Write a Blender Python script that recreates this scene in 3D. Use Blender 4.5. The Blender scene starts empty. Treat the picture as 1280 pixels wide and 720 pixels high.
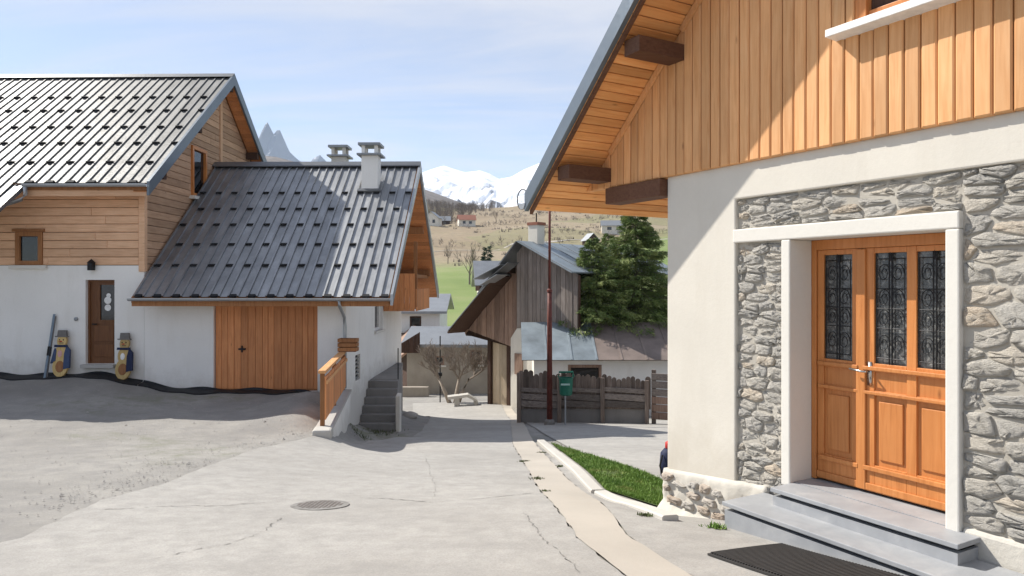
import bpy, bmesh, math, random
import numpy as np
from mathutils import Vector
random.seed(7); RS = np.random.RandomState(11)
S = bpy.context.scene; COL = S.collection
# ------------------------------------------------------------------ camera, sky, sun, exposure
FPX, CX, CY, CZ = 890.0, 640.0, 355.0, 2.1
cd = bpy.data.cameras.new('camera'); cam = bpy.data.objects.new('camera', cd); COL.objects.link(cam)
cam.location = (0, 0, CZ); cam.rotation_euler = (math.pi/2, 0, 0)
cd.sensor_width = 36; cd.lens = FPX/1280*36; cd.shift_y = -5/1280; cd.clip_start = .05; cd.clip_end = 40000
S.camera = cam
S.render.resolution_x = 1024; S.render.resolution_y = 576
SUN = Vector((-.645, .33, .69)).normalized()
w = bpy.data.worlds.new('World'); S.world = w; w.use_nodes = True
wn = w.node_tree; wn.nodes.clear()
def wnode(t, **k):
    n = wn.nodes.new(t)
    for a, b in k.items(): setattr(n, a, b)
    return n
sky = wnode('ShaderNodeTexSky', sky_type='NISHITA', sun_disc=False)
sky.sun_elevation = math.asin(SUN.z); sky.sun_rotation = math.atan2(SUN.x, SUN.y)
sky.altitude = 1500; sky.air_density = 1.0; sky.dust_density = .7; sky.ozone_density = 3.0
bg = wnode('ShaderNodeBackground'); bg.inputs['Strength'].default_value = .104
wo = wnode('ShaderNodeOutputWorld')
# thin cirrus: streaky noise over the whole dome
tc = wnode('ShaderNodeTexCoord'); sp = wnode('ShaderNodeSeparateXYZ'); wn.links.new(tc.outputs['Generated'], sp.inputs[0])
zz = wnode('ShaderNodeMath', operation='MAXIMUM'); wn.links.new(sp.outputs[2], zz.inputs[0]); zz.inputs[1].default_value = .0
za = wnode('ShaderNodeMath', operation='ADD'); wn.links.new(zz.outputs[0], za.inputs[0]); za.inputs[1].default_value = .22
dx = wnode('ShaderNodeMath', operation='DIVIDE'); wn.links.new(sp.outputs[0], dx.inputs[0]); wn.links.new(za.outputs[0], dx.inputs[1])
dy = wnode('ShaderNodeMath', operation='DIVIDE'); wn.links.new(sp.outputs[1], dy.inputs[0]); wn.links.new(za.outputs[0], dy.inputs[1])
cb = wnode('ShaderNodeCombineXYZ'); wn.links.new(dx.outputs[0], cb.inputs[0]); wn.links.new(dy.outputs[0], cb.inputs[1])
mp = wnode('ShaderNodeMapping'); mp.inputs['Rotation'].default_value = (0, 0, .5); mp.inputs['Scale'].default_value = (.45, 1.9, 1)
wn.links.new(cb.outputs[0], mp.inputs[0])
nz = wnode('ShaderNodeTexNoise'); nz.inputs['Scale'].default_value = 1.25; nz.inputs['Detail'].default_value = 9; nz.inputs['Roughness'].default_value = .6; nz.inputs['Distortion'].default_value = .45
wn.links.new(mp.outputs[0], nz.inputs['Vector'])
mr = wnode('ShaderNodeMapRange'); mr.inputs[1].default_value = .43; mr.inputs[2].default_value = .64; mr.inputs[3].default_value = .36; mr.inputs[4].default_value = .95
wn.links.new(nz.outputs[0], mr.inputs[0])
mx = wnode('ShaderNodeMix', data_type='RGBA'); mx.inputs[7].default_value = (4.65, 4.75, 5.2, 1)
wn.links.new(mr.outputs[0], mx.inputs[0]); wn.links.new(sky.outputs[0], mx.inputs[6]); wn.links.new(mx.outputs[2], bg.inputs['Color'])
wn.links.new(bg.outputs[0], wo.inputs['Surface'])
sl = bpy.data.lights.new('sun', 'SUN'); sl.energy = 4.8; sl.angle = math.radians(.53); sl.color = (1, .955, .88)
so = bpy.data.objects.new('sun', sl); COL.objects.link(so); so.location = (-30, 20, 40)
so.rotation_euler = (-SUN).to_track_quat('-Z', 'Y').to_euler()
V = S.view_settings; V.view_transform = 'Standard'; V.look = 'None'; V.gamma = 1; V.use_curve_mapping = False; V.exposure = .6
try:
    S.cycles.volume_bounces = 1; S.cycles.max_bounces = 8
except Exception: pass

# ------------------------------------------------------------------ helpers: objects
def tag(o, label, cat, group=None, kind=None):
    if label: o['label'] = label
    if cat: o['category'] = cat
    if group: o['group'] = group
    if kind: o['kind'] = kind
    return o
def thing(name, label, cat, loc, group=None):
    o = bpy.data.objects.new(name, None); COL.objects.link(o); o.location = loc; o.empty_display_size = .2
    return tag(o, label, cat, group)
def rootloc(o):
    while o.parent: o = o.parent
    return Vector(o.location)
class MB:
    def __init__(s): s.v = []; s.f = []
    def add(s, vs, fs):
        k = len(s.v); s.v += [tuple(p) for p in vs]; s.f += [tuple(i+k for i in f) for f in fs]; return s
    def box(s, c, ex, ey, ez, a, b, cc):   # centre, axes, full sizes
        c = Vector(c); ex = Vector(ex)*a/2; ey = Vector(ey)*b/2; ez = Vector(ez)*cc/2
        vs = [c+ex*i+ey*j+ez*k for k in (-1, 1) for j in (-1, 1) for i in (-1, 1)]
        return s.add(vs, [(0,2,3,1),(4,5,7,6),(0,1,5,4),(2,6,7,3),(0,4,6,2),(1,3,7,5)])
    def fbox(s, fr, u0, u1, v0, v1, d0, d1):
        vs = [fr.p(u, v, d) for d in (d0, d1) for v in (v0, v1) for u in (u0, u1)]
        return s.add(vs, [(0,2,3,1),(4,5,7,6),(0,1,5,4),(2,6,7,3),(0,4,6,2),(1,3,7,5)])
    def prism(s, pts, ext):
        pts = [Vector(p) for p in pts]; e = Vector(ext); n = len(pts)
        s.add(pts+[p+e for p in pts], [tuple(range(n))[::-1], tuple(range(n, 2*n))]+[(i, (i+1) % n, n+(i+1) % n, n+i) for i in range(n)]); return s
    def tube(s, path, rad, n=8, closed=False):
        path = [Vector(p) for p in path]; m = len(path)
        if not hasattr(rad, '__len__'): rad = [rad]*m
        vs = []
        for i, p in enumerate(path):
            a = path[(i-1) % m] if (i > 0 or closed) else p; b = path[(i+1) % m] if (i < m-1 or closed) else p
            t = (b-a).normalized() if (b-a).length > 1e-9 else Vector((0, 0, 1))
            h = Vector((0, 0, 1)) if abs(t.z) < .9 else Vector((1, 0, 0))
            x = t.cross(h).normalized(); y = t.cross(x)
            for k in range(n):
                q = 2*math.pi*k/n; vs.append(p+(x*math.cos(q)+y*math.sin(q))*rad[i])
        fs = []
        for i in range(m if closed else m-1):
            j = (i+1) % m
            fs += [(i*n+k, i*n+(k+1) % n, j*n+(k+1) % n, j*n+k) for k in range(n)]
        if not closed: fs += [tuple(range(n)), tuple(range((m-1)*n, m*n))[::-1]]
        return s.add(vs, fs)
    def lathe(s, c, prof, n=20, ax=(1,0,0), ay=(0,1,0), az=(0,0,1)):
        c = Vector(c); ax = Vector(ax); ay = Vector(ay); az = Vector(az); vs = []
        for r, z in prof:
            for k in range(n):
                q = 2*math.pi*k/n; vs.append(c+ax*r*math.cos(q)+ay*r*math.sin(q)+az*z)
        fs = [(i*n+k, i*n+(k+1) % n, (i+1)*n+(k+1) % n, (i+1)*n+k) for i in range(len(prof)-1) for k in range(n)]
        fs += [tuple(range(n))[::-1], tuple(range((len(prof)-1)*n, len(prof)*n))]
        return s.add(vs, fs)
    def build(s, name, mat, parent=None, smooth=False, bevel=0, loc=None):
        me = bpy.data.meshes.new(name)
        L = rootloc(parent) if parent else Vector(loc if loc is not None else (0, 0, 0))
        me.from_pydata([(p[0]-L.x, p[1]-L.y, p[2]-L.z) for p in s.v], [], s.f)
        bm = bmesh.new(); bm.from_mesh(me); bmesh.ops.recalc_face_normals(bm, faces=bm.faces); bm.to_mesh(me); bm.free()
        if mat: me.materials.append(M[mat] if isinstance(mat, str) else mat)
        if smooth:
            for p in me.polygons: p.use_smooth = True
        o = bpy.data.objects.new(name, me); COL.objects.link(o)
        if parent: o.parent = parent
        else: o.location = L
        if bevel:
            b = o.modifiers.new('bevel', 'BEVEL'); b.width = bevel; b.segments = 2; b.limit_method = 'ANGLE'; b.angle_limit = .7
        return o
class Fr:
    def __init__(s, O, U, V_, N=None):
        s.O = Vector(O); s.U = Vector(U).normalized(); s.V = Vector(V_).normalized(); s.N = Vector(N).normalized() if N else s.U.cross(s.V).normalized()
    def p(s, u, v, d=0): return s.O+s.U*u+s.V*v+s.N*d
# convex polygon tools
def clip(poly, nx, ny, c):            # keep nx*x+ny*y<=c
    out = []
    for i in range(len(poly)):
        a = poly[i]; b = poly[(i+1) % len(poly)]; da = nx*a[0]+ny*a[1]-c; db = nx*b[0]+ny*b[1]-c
        if da <= 0: out.append(a)
        if (da < 0 < db) or (db < 0 < da):
            t = da/(da-db); out.append((a[0]+(b[0]-a[0])*t, a[1]+(b[1]-a[1])*t))
    return out
def area(p): return .5*sum(p[i][0]*p[(i+1) % len(p)][1]-p[(i+1) % len(p)][0]*p[i][1] for i in range(len(p))) if len(p) > 2 else 0
def ccw(p): return p if area(p) > 0 else p[::-1]
def inset(p, d):
    q = ccw(p); r = q
    for i in range(len(q)):
        a = q[i]; b = q[(i+1) % len(q)]; ex, ey = b[0]-a[0], b[1]-a[1]; l = math.hypot(ex, ey)
        if l < 1e-6: continue
        nx, ny = ey/l, -ex/l; r = clip(r, nx, ny, nx*a[0]+ny*a[1]-d)
        if len(r) < 3: return []
    return r
def slab(mb, fr, poly, d0, d1, ch=0):
    poly = ccw(poly); ins = inset(poly, ch) if ch else poly
    n = len(poly)
    if ch and len(ins) == n:
        # align start vertex
        k = min(range(n), key=lambda j: (ins[j][0]-poly[0][0])**2+(ins[j][1]-poly[0][1])**2); ins = ins[k:]+ins[:k]
        vs = [fr.p(x, y, d0) for x, y in poly]+[fr.p(x, y, d1-ch*.8) for x, y in poly]+[fr.p(x, y, d1) for x, y in ins]
        fs = [tuple(range(n))[::-1], tuple(range(2*n, 3*n))]+[(i, (i+1) % n, n+(i+1) % n, n+i) for i in range(n)]+[(n+i, n+(i+1) % n, 2*n+(i+1) % n, 2*n+i) for i in range(n)]
    else:
        vs = [fr.p(x, y, d0) for x, y in poly]+[fr.p(x, y, d1) for x, y in poly]
        fs = [tuple(range(n))[::-1], tuple(range(n, 2*n))]+[(i, (i+1) % n, n+(i+1) % n, n+i) for i in range(n)]
    mb.add(vs, fs)
def holes_cut(pieces, holes):
    for (u0, u1, v0, v1) in holes:
        new = []
        for p in pieces:
            if max(q[0] for q in p) <= u0 or min(q[0] for q in p) >= u1 or max(q[1] for q in p) <= v0 or min(q[1] for q in p) >= v1: new.append(p); continue
            new.append(clip(p, 0, 1, v0)); new.append(clip(p, 0, -1, -v1))
            m = clip(clip(p, 0, -1, -v0), 0, 1, v1) if len(p) > 2 else []
            if len(m) > 2: new.append(clip(m, 1, 0, u0)); new.append(clip(m, -1, 0, -u1))
        pieces = [p for p in new if len(p) > 2 and abs(area(p)) > 2e-4]
    return pieces
def boards(parent, fr, poly, width, along, d0, d1, mat, name='board', gap=.006, holes=(), ch=.006, start=None, maxlen=None, jit=.0, wj=0, notch=0):
    ax = 0 if along == 'v' else 1
    lo = min(p[ax] for p in poly); hi = max(p[ax] for p in poly)
    x = lo if start is None else start; out = []
    while x < hi-1e-4:
        wdt = width*(1+random.uniform(-wj, wj)); a, b = x+gap/2, x+wdt-gap/2; x += wdt
        nx, ny = (1, 0) if ax == 0 else (0, 1)
        pc = clip(clip(list(poly), -nx, -ny, -a), nx, ny, b)
        if len(pc) < 3 or abs(area(pc)) < 1e-4: continue
        pcs = [pc]
        if maxlen:
            oa = 1-ax; l0 = min(p[oa] for p in pc); l1 = max(p[oa] for p in pc); cuts = []; t = l0+random.uniform(.4, 1)*maxlen
            while t < l1-.3: cuts.append(t); t += maxlen*random.uniform(.7, 1.2)
            for t in cuts:
                last = pcs.pop(); mxx, myy = ny, nx
                pcs += [clip(last, mxx, myy, t-.002), clip(last, -mxx, -myy, -t-.002)]
        pcs = holes_cut([p for p in pcs if len(p) > 2], holes)
        for p in pcs:
            j = random.uniform(-jit, jit); mb = MB(); slab(mb, fr, p, d0, d1+j, ch); out.append(mb.build(name, mat, parent))
    return out
def chaikin(p, t=.22):
    o = []
    for i in range(len(p)):
        a = p[i]; b = p[(i+1) % len(p)]
        o += [(a[0]+(b[0]-a[0])*t, a[1]+(b[1]-a[1])*t), (b[0]+(a[0]-b[0])*t, b[1]+(a[1]-b[1])*t)]
    return o
def rubble(parent, fr, u0, u1, v0, v1, rows, wid, d0, d1, mat='stone', gap=.012, name='stone', drop=None, bulge=.013):
    seeds = []; v = v0
    while v < v1:
        h = min(random.uniform(*rows), v1-v+.02)
        u = u0-random.uniform(0, .2)
        while u < u1+.1:
            ww = random.uniform(*wid)
            if random.random() < .25 and h > sum(rows)/2*.9:      # two thin stones one above the other
                seeds += [(u+ww/2, v+h*.25), (u+ww/2+random.uniform(-.05, .05), v+h*.75)]
            else: seeds.append((u+ww/2+random.uniform(-.02, .02), v+h/2+random.uniform(-.12, .12)*h))
            u += ww
        v += h
    K = 2.3; sc = [(a, b*K) for a, b in seeds]; k = 0
    for i, (a, b) in enumerate(sc):
        if not (u0-.1 < a < u1+.1): continue
        cell = [(u0, v0*K), (u1, v0*K), (u1, v1*K), (u0, v1*K)]
        for j, (c, d) in enumerate(sc):
            if i == j or abs(c-a) > 1.2 or abs(d-b) > 1.2: continue
            nx, ny = c-a, d-b; cell = clip(cell, nx, ny, (nx*(a+c)+ny*(b+d))/2)
            if len(cell) < 3: break
        if len(cell) < 3: continue
        cell = [(x, y/K) for x, y in cell]
        if drop and drop(sum(x for x, y in cell)/len(cell), sum(y for x, y in cell)/len(cell)): continue
        cell = inset(cell, gap*random.uniform(.3, .75))
        if len(cell) < 3 or abs(area(cell)) < .0015: continue
        # drop tiny edges
        cl = [cell[q] for q in range(len(cell)) if math.dist(cell[q], cell[q-1]) > .018]
        if len(cl) < 3: continue
        p = chaikin(chaikin(ccw(cl), random.uniform(.05, .16)), .16); n = len(p)
        p = [(x+random.uniform(-.006, .006), y+random.uniform(-.006, .006)) for x, y in p]
        cx_ = sum(x for x, y in p)/n; cy_ = sum(y for x, y in p)/n
        top = d1+random.uniform(-.016, .012); tx, ty = random.uniform(-.06, .06), random.uniform(-.10, .05); fa = random.uniform(0, 6.28); fo = random.uniform(-.02, .05); fk = random.uniform(.0, .3)
        rings = [(1, d0, 0), (.995, top-bulge, .5), (.95, top-bulge*.2, .9), (.66, top, 1), (.3, top+.003, 1)]
        vs = []
        for s_, d, tk in rings:
            for x, y in p:
                X, Y = cx_+(x-cx_)*s_, cy_+(y-cy_)*s_
                nzv = (random.uniform(-1, 1)*.009*tk) if s_ < .99 else 0
                dd = d+tk*(tx*(X-cx_)+ty*(Y-cy_)-fk*max(0, (X-cx_)*math.cos(fa)+(Y-cy_)*math.sin(fa)-fo))+nzv
                vs.append(fr.p(X, Y, max(dd, d0+.002) if s_ < .99 else d))
        vs.append(fr.p(cx_, cy_, top+random.uniform(-.004, .006)))
        fs = [(r*n+q, r*n+(q+1) % n, (r+1)*n+(q+1) % n, (r+1)*n+q) for r in range(4) for q in range(n)]+[(4*n+q, 4*n+(q+1) % n, 5*n) for q in range(n)]
        MB().add(vs, fs).build(name, mat, parent, smooth=True); k += 1
    return k

# ------------------------------------------------------------------ helpers: materials
M = {}
class NT:
    def __init__(s, name, rough=.8):
        m = bpy.data.materials.new(name); m.use_nodes = True; M[name] = m; s.m = m; s.t = m.node_tree
        s.b = s.t.nodes['Principled BSDF']; s.b.inputs['Roughness'].default_value = rough
        try: s.b.inputs['Specular IOR Level'].default_value = .3
        except Exception: pass
    def n(s, t, **k):
        x = s.t.nodes.new(t)
        for a, b in k.items(): setattr(x, a, b)
        return x
    def l(s, a, b): s.t.links.new(a, b)
    def coord(s, scale=(1, 1, 1), rnd=True, rot=0):
        tc_ = s.n('ShaderNodeTexCoord'); mp_ = s.n('ShaderNodeMapping'); out = tc_.outputs['Object']
        if rot:
            m0 = s.n('ShaderNodeMapping'); m0.inputs['Rotation'].default_value = (0, 0, rot); s.l(out, m0.inputs[0]); out = m0.outputs[0]
        s.l(out, mp_.inputs[0]); mp_.inputs['Scale'].default_value = scale
        if rnd:
            oi = s.n('ShaderNodeObjectInfo'); mu = s.n('ShaderNodeMath', operation='MULTIPLY'); mu.inputs[1].default_value = 61.0
            s.l(oi.outputs['Random'], mu.inputs[0]); s.l(mu.outputs[0], mp_.inputs['Location'])
        return mp_.outputs[0]
    def noise(s, vec, scale, detail=4, rough=.55, dist=0):
        x = s.n('ShaderNodeTexNoise'); x.inputs['Scale'].default_value = scale; x.inputs['Detail'].default_value = detail; x.inputs['Roughness'].default_value = rough; x.inputs['Distortion'].default_value = dist
        if vec is not None: s.l(vec, x.inputs['Vector'])
        return x.outputs['Fac']
    def ramp(s, fac, stops):
        r = s.n('ShaderNodeValToRGB'); e = r.color_ramp.elements
        while len(e) < len(stops): e.new(.5)
        for i, (p, c) in enumerate(stops): e[i].position = p; e[i].color = (*c, 1)
        s.l(fac, r.inputs[0]); return r.outputs[0]
    def mix(s, fac, a, b, mode='MIX'):
        x = s.n('ShaderNodeMix', data_type='RGBA', blend_type=mode)
        for i, v in ((0, fac), (6, a), (7, b)):
            if hasattr(v, 'links'): s.l(v, x.inputs[i])
            elif i == 0: x.inputs[0].default_value = v
            else: x.inputs[i].default_value = (*v, 1)
        return x.outputs[2]
    def rng(s, fac, a, b, c=0, d=1):
        x = s.n('ShaderNodeMapRange'); s.l(fac, x.inputs[0])
        for i, v in enumerate((a, b, c, d)): x.inputs[i+1].default_value = v
        return x.outputs[0]
    def rand(s): return s.n('ShaderNodeObjectInfo').outputs['Random']
    def hsv(s, col, val=None, sat=None):
        x = s.n('ShaderNodeHueSaturation'); s.l(col, x.inputs['Color'])
        if val is not None: s.l(val, x.inputs['Value'])
        if sat is not None: s.l(sat, x.inputs['Saturation'])
        return x.outputs[0]
    def col(s, c):
        if hasattr(c, 'links'): s.l(c, s.b.inputs['Base Color'])
        else: s.b.inputs['Base Color'].default_value = (*c, 1)
    def bump(s, h, st=.3, dist=.01):
        x = s.n('ShaderNodeBump'); x.inputs['Strength'].default_value = st; x.inputs['Distance'].default_value = dist
        s.l(h, x.inputs['Height']); s.l(x.outputs[0], s.b.inputs['Normal'])
    def set(s, **k):
        for a, b in k.items(): s.b.inputs[a.replace('_', ' ')].default_value = b
def wood(name, dark, mid, light, axis='z', rough=.65, rv=(.82, 1.15), rot=0, fine=1., bump=.25):
    t = NT(name, rough); lo, hi = .9, 16*fine
    sc = {'z': (hi, hi, lo), 'x': (lo, hi, hi), 'y': (hi, lo, hi)}[axis]
    v = t.coord(sc, True, rot); g = t.noise(v, 2.2, 6, .6, .6); c = t.ramp(g, [(.25, dark), (.5, mid), (.78, light)])
    v2 = t.coord((1.2, 1.2, 1.2), True, rot); p = t.noise(v2, 1.6, 3); c = t.mix(t.rng(p, .35, .75, 0, .45), c, tuple(x*.68 for x in mid))
    v3 = t.coord({'z': (9, 9, 3), 'x': (3, 9, 9), 'y': (9, 3, 9)}[axis], True, rot)
    kn = t.n('ShaderNodeTexVoronoi'); kn.inputs['Scale'].default_value = .55; t.l(v3, kn.inputs['Vector']); c = t.mix(t.rng(kn.outputs['Distance'], .0, .09, .75, 0), c, tuple(x*.35 for x in dark))
    t.col(t.hsv(c, t.rng(t.rand(), 0, 1, *rv))); t.bump(g, bump, .004); return t
def plaster(name, c, var=.07, rough=.9, stain=None, bs=.35, splash=None):
    t = NT(name, rough); v = t.coord((1, 1, 1), False); a = t.noise(v, .9, 5); b = t.noise(v, 24, 6, .75)
    cc = t.ramp(a, [(.3, tuple(x*(1-var) for x in c)), (.7, tuple(min(1, x*(1+var*.5)) for x in c))])
    cc = t.mix(t.rng(b, .3, .8, 0, .18), cc, tuple(x*.75 for x in c))
    if stain:
        vs = t.coord((1.5, 1.5, .25), False); s_ = t.noise(vs, 1.7, 6, .65); cc = t.mix(t.rng(s_, .52, .8, 0, .55), cc, stain)
    if splash:
        sx_ = t.n('ShaderNodeSeparateXYZ'); t.l(v, sx_.inputs[0]); n_ = t.noise(v, 3.2, 7, .7); ad_ = t.n('ShaderNodeMath', operation='ADD'); t.l(sx_.outputs[2], ad_.inputs[0]); t.l(t.rng(n_, .3, .7, -.3, .3), ad_.inputs[1])
        cc = t.mix(t.rng(ad_.outputs[0], splash[0], splash[1], .65, 0), cc, splash[2])
    t.col(cc); t.bump(b, bs, .006); return t
def metal(name, c, rough=.4, met=.7, var=.15, rv=(.92, 1.06)):
    t = NT(name, rough); v = t.coord((1, 1, 1), True); a = t.noise(v, 1.3, 6, .6); b = t.noise(v, 22, 4, .7)
    cc = t.ramp(a, [(.3, tuple(x*(1-var) for x in c)), (.7, tuple(x*(1+var*.4) for x in c))])
    t.col(t.hsv(cc, t.rng(t.rand(), 0, 1, *rv))); t.set(Metallic=met)
    t.l(t.rng(b, .3, .7, rough*.85, rough*1.2), t.b.inputs['Roughness']); t.b.inputs['Specular IOR Level'].default_value = .5; return t
def plain(name, c, rough=.7, met=0, var=.12, sc=14, bs=.15):
    t = NT(name, rough); v = t.coord((1, 1, 1), True); a = t.noise(v, sc, 5, .6)
    t.col(t.ramp(a, [(.3, tuple(x*(1-var) for x in c)), (.7, tuple(x*(1+var) for x in c))])); t.set(Metallic=met)
    if bs: t.bump(a, bs, .004)
    return t
wood('larch', (.62, .285, .105), (.76, .395, .17), (.82, .48, .235), 'z', .6, (.82, 1.1))
wood('larch_soffit', (.60, .235, .07), (.80, .37, .13), (.85, .47, .20), 'x', .6, (.75, 1.2), rot=math.atan2(.497, .868)*-1)
wood('purlin', (.075, .034, .02), (.125, .058, .033), (.165, .082, .048), 'x', .7)
wood('door_wood', (.42, .145, .038), (.56, .215, .065), (.62, .265, .09), 'z', .38, (.95, 1.05), bump=.1)
wood('garage_wood', (.46, .17, .065), (.66, .27, .105), (.74, .345, .145), 'z', .6, (.78, 1.15))
wood('siding', (.56, .31, .175), (.74, .455, .275), (.80, .53, .345), 'x', .7, (.9, 1.08))
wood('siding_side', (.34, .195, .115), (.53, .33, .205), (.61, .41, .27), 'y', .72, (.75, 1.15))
wood('timber', (.20, .08, .03), (.33, .145, .055), (.40, .20, .085), 'z', .65)
wood('old_brown', (.14, .085, .062), (.32, .21, .155), (.44, .31, .235), 'z', .85, (.7, 1.15))
wood('old_grey', (.15, .122, .105), (.285, .24, .21), (.40, .35, .31), 'z', .9, (.7, 1.2))
wood('fence_wood', (.075, .055, .044), (.17, .132, .108), (.28, .225, .18), 'z', .9, (.6, 1.3))
wood('fence_rail', (.08, .065, .055), (.18, .15, .13), (.28, .245, .21), 'x', .9, (.6, 1.35))
wood('dark_wood', (.04, .022, .015), (.075, .04, .026), (.10, .06, .04), 'z', .8)
wood('left_door', (.09, .035, .013), (.16, .065, .024), (.20, .09, .035), 'z', .5)
wood('tan_wood', (.42, .32, .21), (.54, .43, .30), (.60, .50, .37), 'z', .7)
wood('snowman_wood', (.46, .30, .10), (.58, .41, .17), (.66, .50, .25), 'z', .7)
wood('bark', (.07, .055, .045), (.14, .115, .095), (.24, .205, .175), 'z', .95, bump=.6)
wood('pale_bark', (.22, .17, .13), (.36, .30, .24), (.46, .40, .33), 'z', .95, bump=.6)
metal('rust_sheet', (.24, .19, .165), .6, .2, .3)
plaster('cream', (.65, .61, .535), .09, stain=(.52, .475, .40), splash=(-.1, .75, (.47, .42, .34)))
plaster('frame_white', (.69, .66, .60), .05)
plaster('white_wall', (.84, .82, .775), .06, stain=(.66, .63, .57), splash=(-.2, .6, (.50, .46, .40)))
plaster('old_white', (.72, .68, .60), .14, stain=(.42, .37, .31))
plaster('cottage_wall', (.40, .35, .285), .25, stain=(.28, .24, .19))
plaster('mortar', (.46, .425, .365), .25, stain=(.31, .285, .245), bs=1.0)
plaster('lime_patch', (.56, .525, .46), .22, stain=(.40, .37, .32), bs=1.0)
plaster('concrete', (.42, .40, .37), .12)
plaster('old_concrete', (.22, .205, .19), .2, stain=(.10, .095, .085))
plaster('kerb', (.50, .475, .43), .12)
plaster('grey_step', (.25, .24, .228), .2, stain=(.14, .137, .125))
metal('roof_metal', (.37, .376, .382), .5, .92, .28)
metal('roof_metal_dimmed', (.165, .165, .162), .58, .8, .35)  # same metal, colour lowered because grazing sun brightens the farmhouse roof more
metal('roof_dark', (.17, .175, .18), .4, .5)
metal('flashing', (.16, .19, .22), .38, .5)
metal('zinc', (.42, .44, .46), .42, .6)
metal('zinc_dark', (.28, .29, .30), .45, .5)
metal('blue_sheet', (.27, .315, .345), .55, .35, .35)
metal('iron', (.02, .02, .022), .5, .6)
metal('steel', (.55, .54, .52), .25, .95)
plain('membrane', (.014, .014, .016), .6)
plain('closure', (.018, .018, .02), .8)
plain('rubber', (.045, .042, .04), .75)
plain('rust_paint', (.13, .035, .025), .6, 0, .35, 9)
plain('green_paint', (.018, .13, .085), .45)
plain('pale_green', (.35, .50, .45), .5)
plain('navy', (.015, .022, .06), .7)
plain('red', (.45, .03, .025), .6)
plain('blue', (.03, .07, .26), .6)
plain('ski_blue', (.17, .22, .27), .5)
plain('dull_blue', (.05, .075, .15), .7)
plain('grey_paint', (.16, .15, .14), .7)
plain('white_paint', (.78, .77, .74), .5)
plain('pink', (.62, .36, .34), .85)
plain('black', (.012, .012, .012), .7)
plain('brick_red', (.28, .12, .08), .85)
# slate treads
t = NT('slate_tread', .5); v = t.coord((1, 1, 1), False); a = t.noise(v, 3.5, 7, .65, .4); b = t.noise(v, 55, 3)
t.col(t.mix(t.rng(b, .3, .8, 0, .3), t.ramp(a, [(.3, (.27, .278, .29)), (.55, (.34, .346, .355)), (.75, (.43, .43, .425))]), (.30, .31, .325))); t.bump(a, .15, .004)
# stones: hue per stone
t = NT('stone', .85); r = t.rand()
c = t.ramp(r, [(0, (.34, .34, .325)), (.2, (.50, .48, .435)), (.38, (.42, .415, .395)), (.55, (.58, .545, .48)), (.72, (.47, .455, .42)), (.88, (.62, .555, .465)), (1, (.58, .43, .29))])
v = t.coord((1, 1, 2.4), True); a = t.noise(v, 6, 9, .74, .8); b = t.noise(v, 48, 5, .7)
c = t.mix(t.rng(a, .32, .72, 0, .8), c, t.ramp(r, [(0, (.56, .535, .50)), (.5, (.40, .39, .37)), (1, (.70, .64, .54))]))
c = t.mix(t.rng(b, .38, .78, 0, .4), c, (.18, .176, .165)); c = t.mix(.2, c, (.60, .53, .43)); t.col(c)
add = t.n('ShaderNodeMath', operation='ADD'); t.l(a, add.inputs[0]); t.l(b, add.inputs[1]); t.bump(add.outputs[0], 1.0, .022)
t = NT('stone_warm', .85); v = t.coord((1, 1, 1), True); a = t.noise(v, 6, 8, .65, .4); b = t.noise(v, 40, 4, .7)
c = t.ramp(t.rand(), [(0, (.34, .32, .29)), (.5, (.45, .41, .36)), (1, (.38, .30, .23))]); c = t.mix(t.rng(a, .35, .7, 0, .6), c, (.30, .285, .26)); t.col(c); t.bump(a, .6, .015)
# asphalt, gravel, concrete strip
t = NT('asphalt', .9); v = t.coord((1, 1, 1), False); a = t.noise(v, .45, 6, .6); b = t.noise(v, 62, 4, .85); d = t.noise(v, 4.5, 7, .7); e = t.noise(v, 1.6, 7, .7, .8)
c = t.ramp(a, [(.3, (.33, .312, .284)), (.5, (.405, .386, .355)), (.72, (.45, .43, .395))]); c = t.mix(t.rng(d, .38, .66, 0, .6), c, (.27, .257, .238)); c = t.mix(t.rng(b, .42, .7, 0, .6), c, (.19, .183, .173)); c = t.mix(t.rng(b, .62, .8, 0, .5), c, (.56, .54, .50)); c = t.mix(t.rng(t.noise(t.coord((.35, 2.2, 1), False, .12), 1.3, 6, .65), .5, .74, 0, .4), c, (.25, .238, .22))
c = t.mix(t.rng(e, .56, .72, 0, .35), c, (.43, .405, .365)); t.col(c); t.bump(b, .5, .006)
t = NT('gravel', .95); v = t.coord((1, 1, 1), False); a = t.noise(v, .35, 6, .65); b = t.noise(v, 42, 5, .8); d = t.noise(v, 2.6, 7, .7); e = t.noise(v, .22, 5, .6)
c = t.ramp(a, [(.3, (.225, .213, .195)), (.5, (.32, .303, .275)), (.72, (.41, .388, .35))]); c = t.mix(t.rng(d, .38, .66, 0, .7), c, (.225, .215, .205)); c = t.mix(t.rng(b, .40, .68, 0, .45), c, (.17, .163, .152))
c = t.mix(t.rng(b, .6, .8, 0, .6), c, (.47, .45, .42))
gm = t.n('ShaderNodeMath', operation='MULTIPLY'); t.l(t.rng(e, .53, .66), gm.inputs[0]); t.l(t.rng(d, .45, .62), gm.inputs[1]); gm2 = t.n('ShaderNodeMath', operation='MULTIPLY'); gm2.inputs[1].default_value = .55; t.l(gm.outputs[0], gm2.inputs[0])
at = t.n('ShaderNodeAttribute'); at.attribute_name = 'land'; 
c = t.mix(gm2.outputs[0], c, (.17, .185, .085))
far_n = t.noise(v, .03, 6, .65); far_d = t.noise(v, .35, 5, .7)
green = t.ramp(far_n, [(.3, (.125, .18, .045)), (.5, (.175, .225, .07)), (.75, (.24, .25, .11))])
tan = t.ramp(far_n, [(.3, (.22, .165, .105)), (.5, (.29, .225, .145)), (.65, (.255, .205, .125)), (.8, (.20, .185, .09))])
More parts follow.
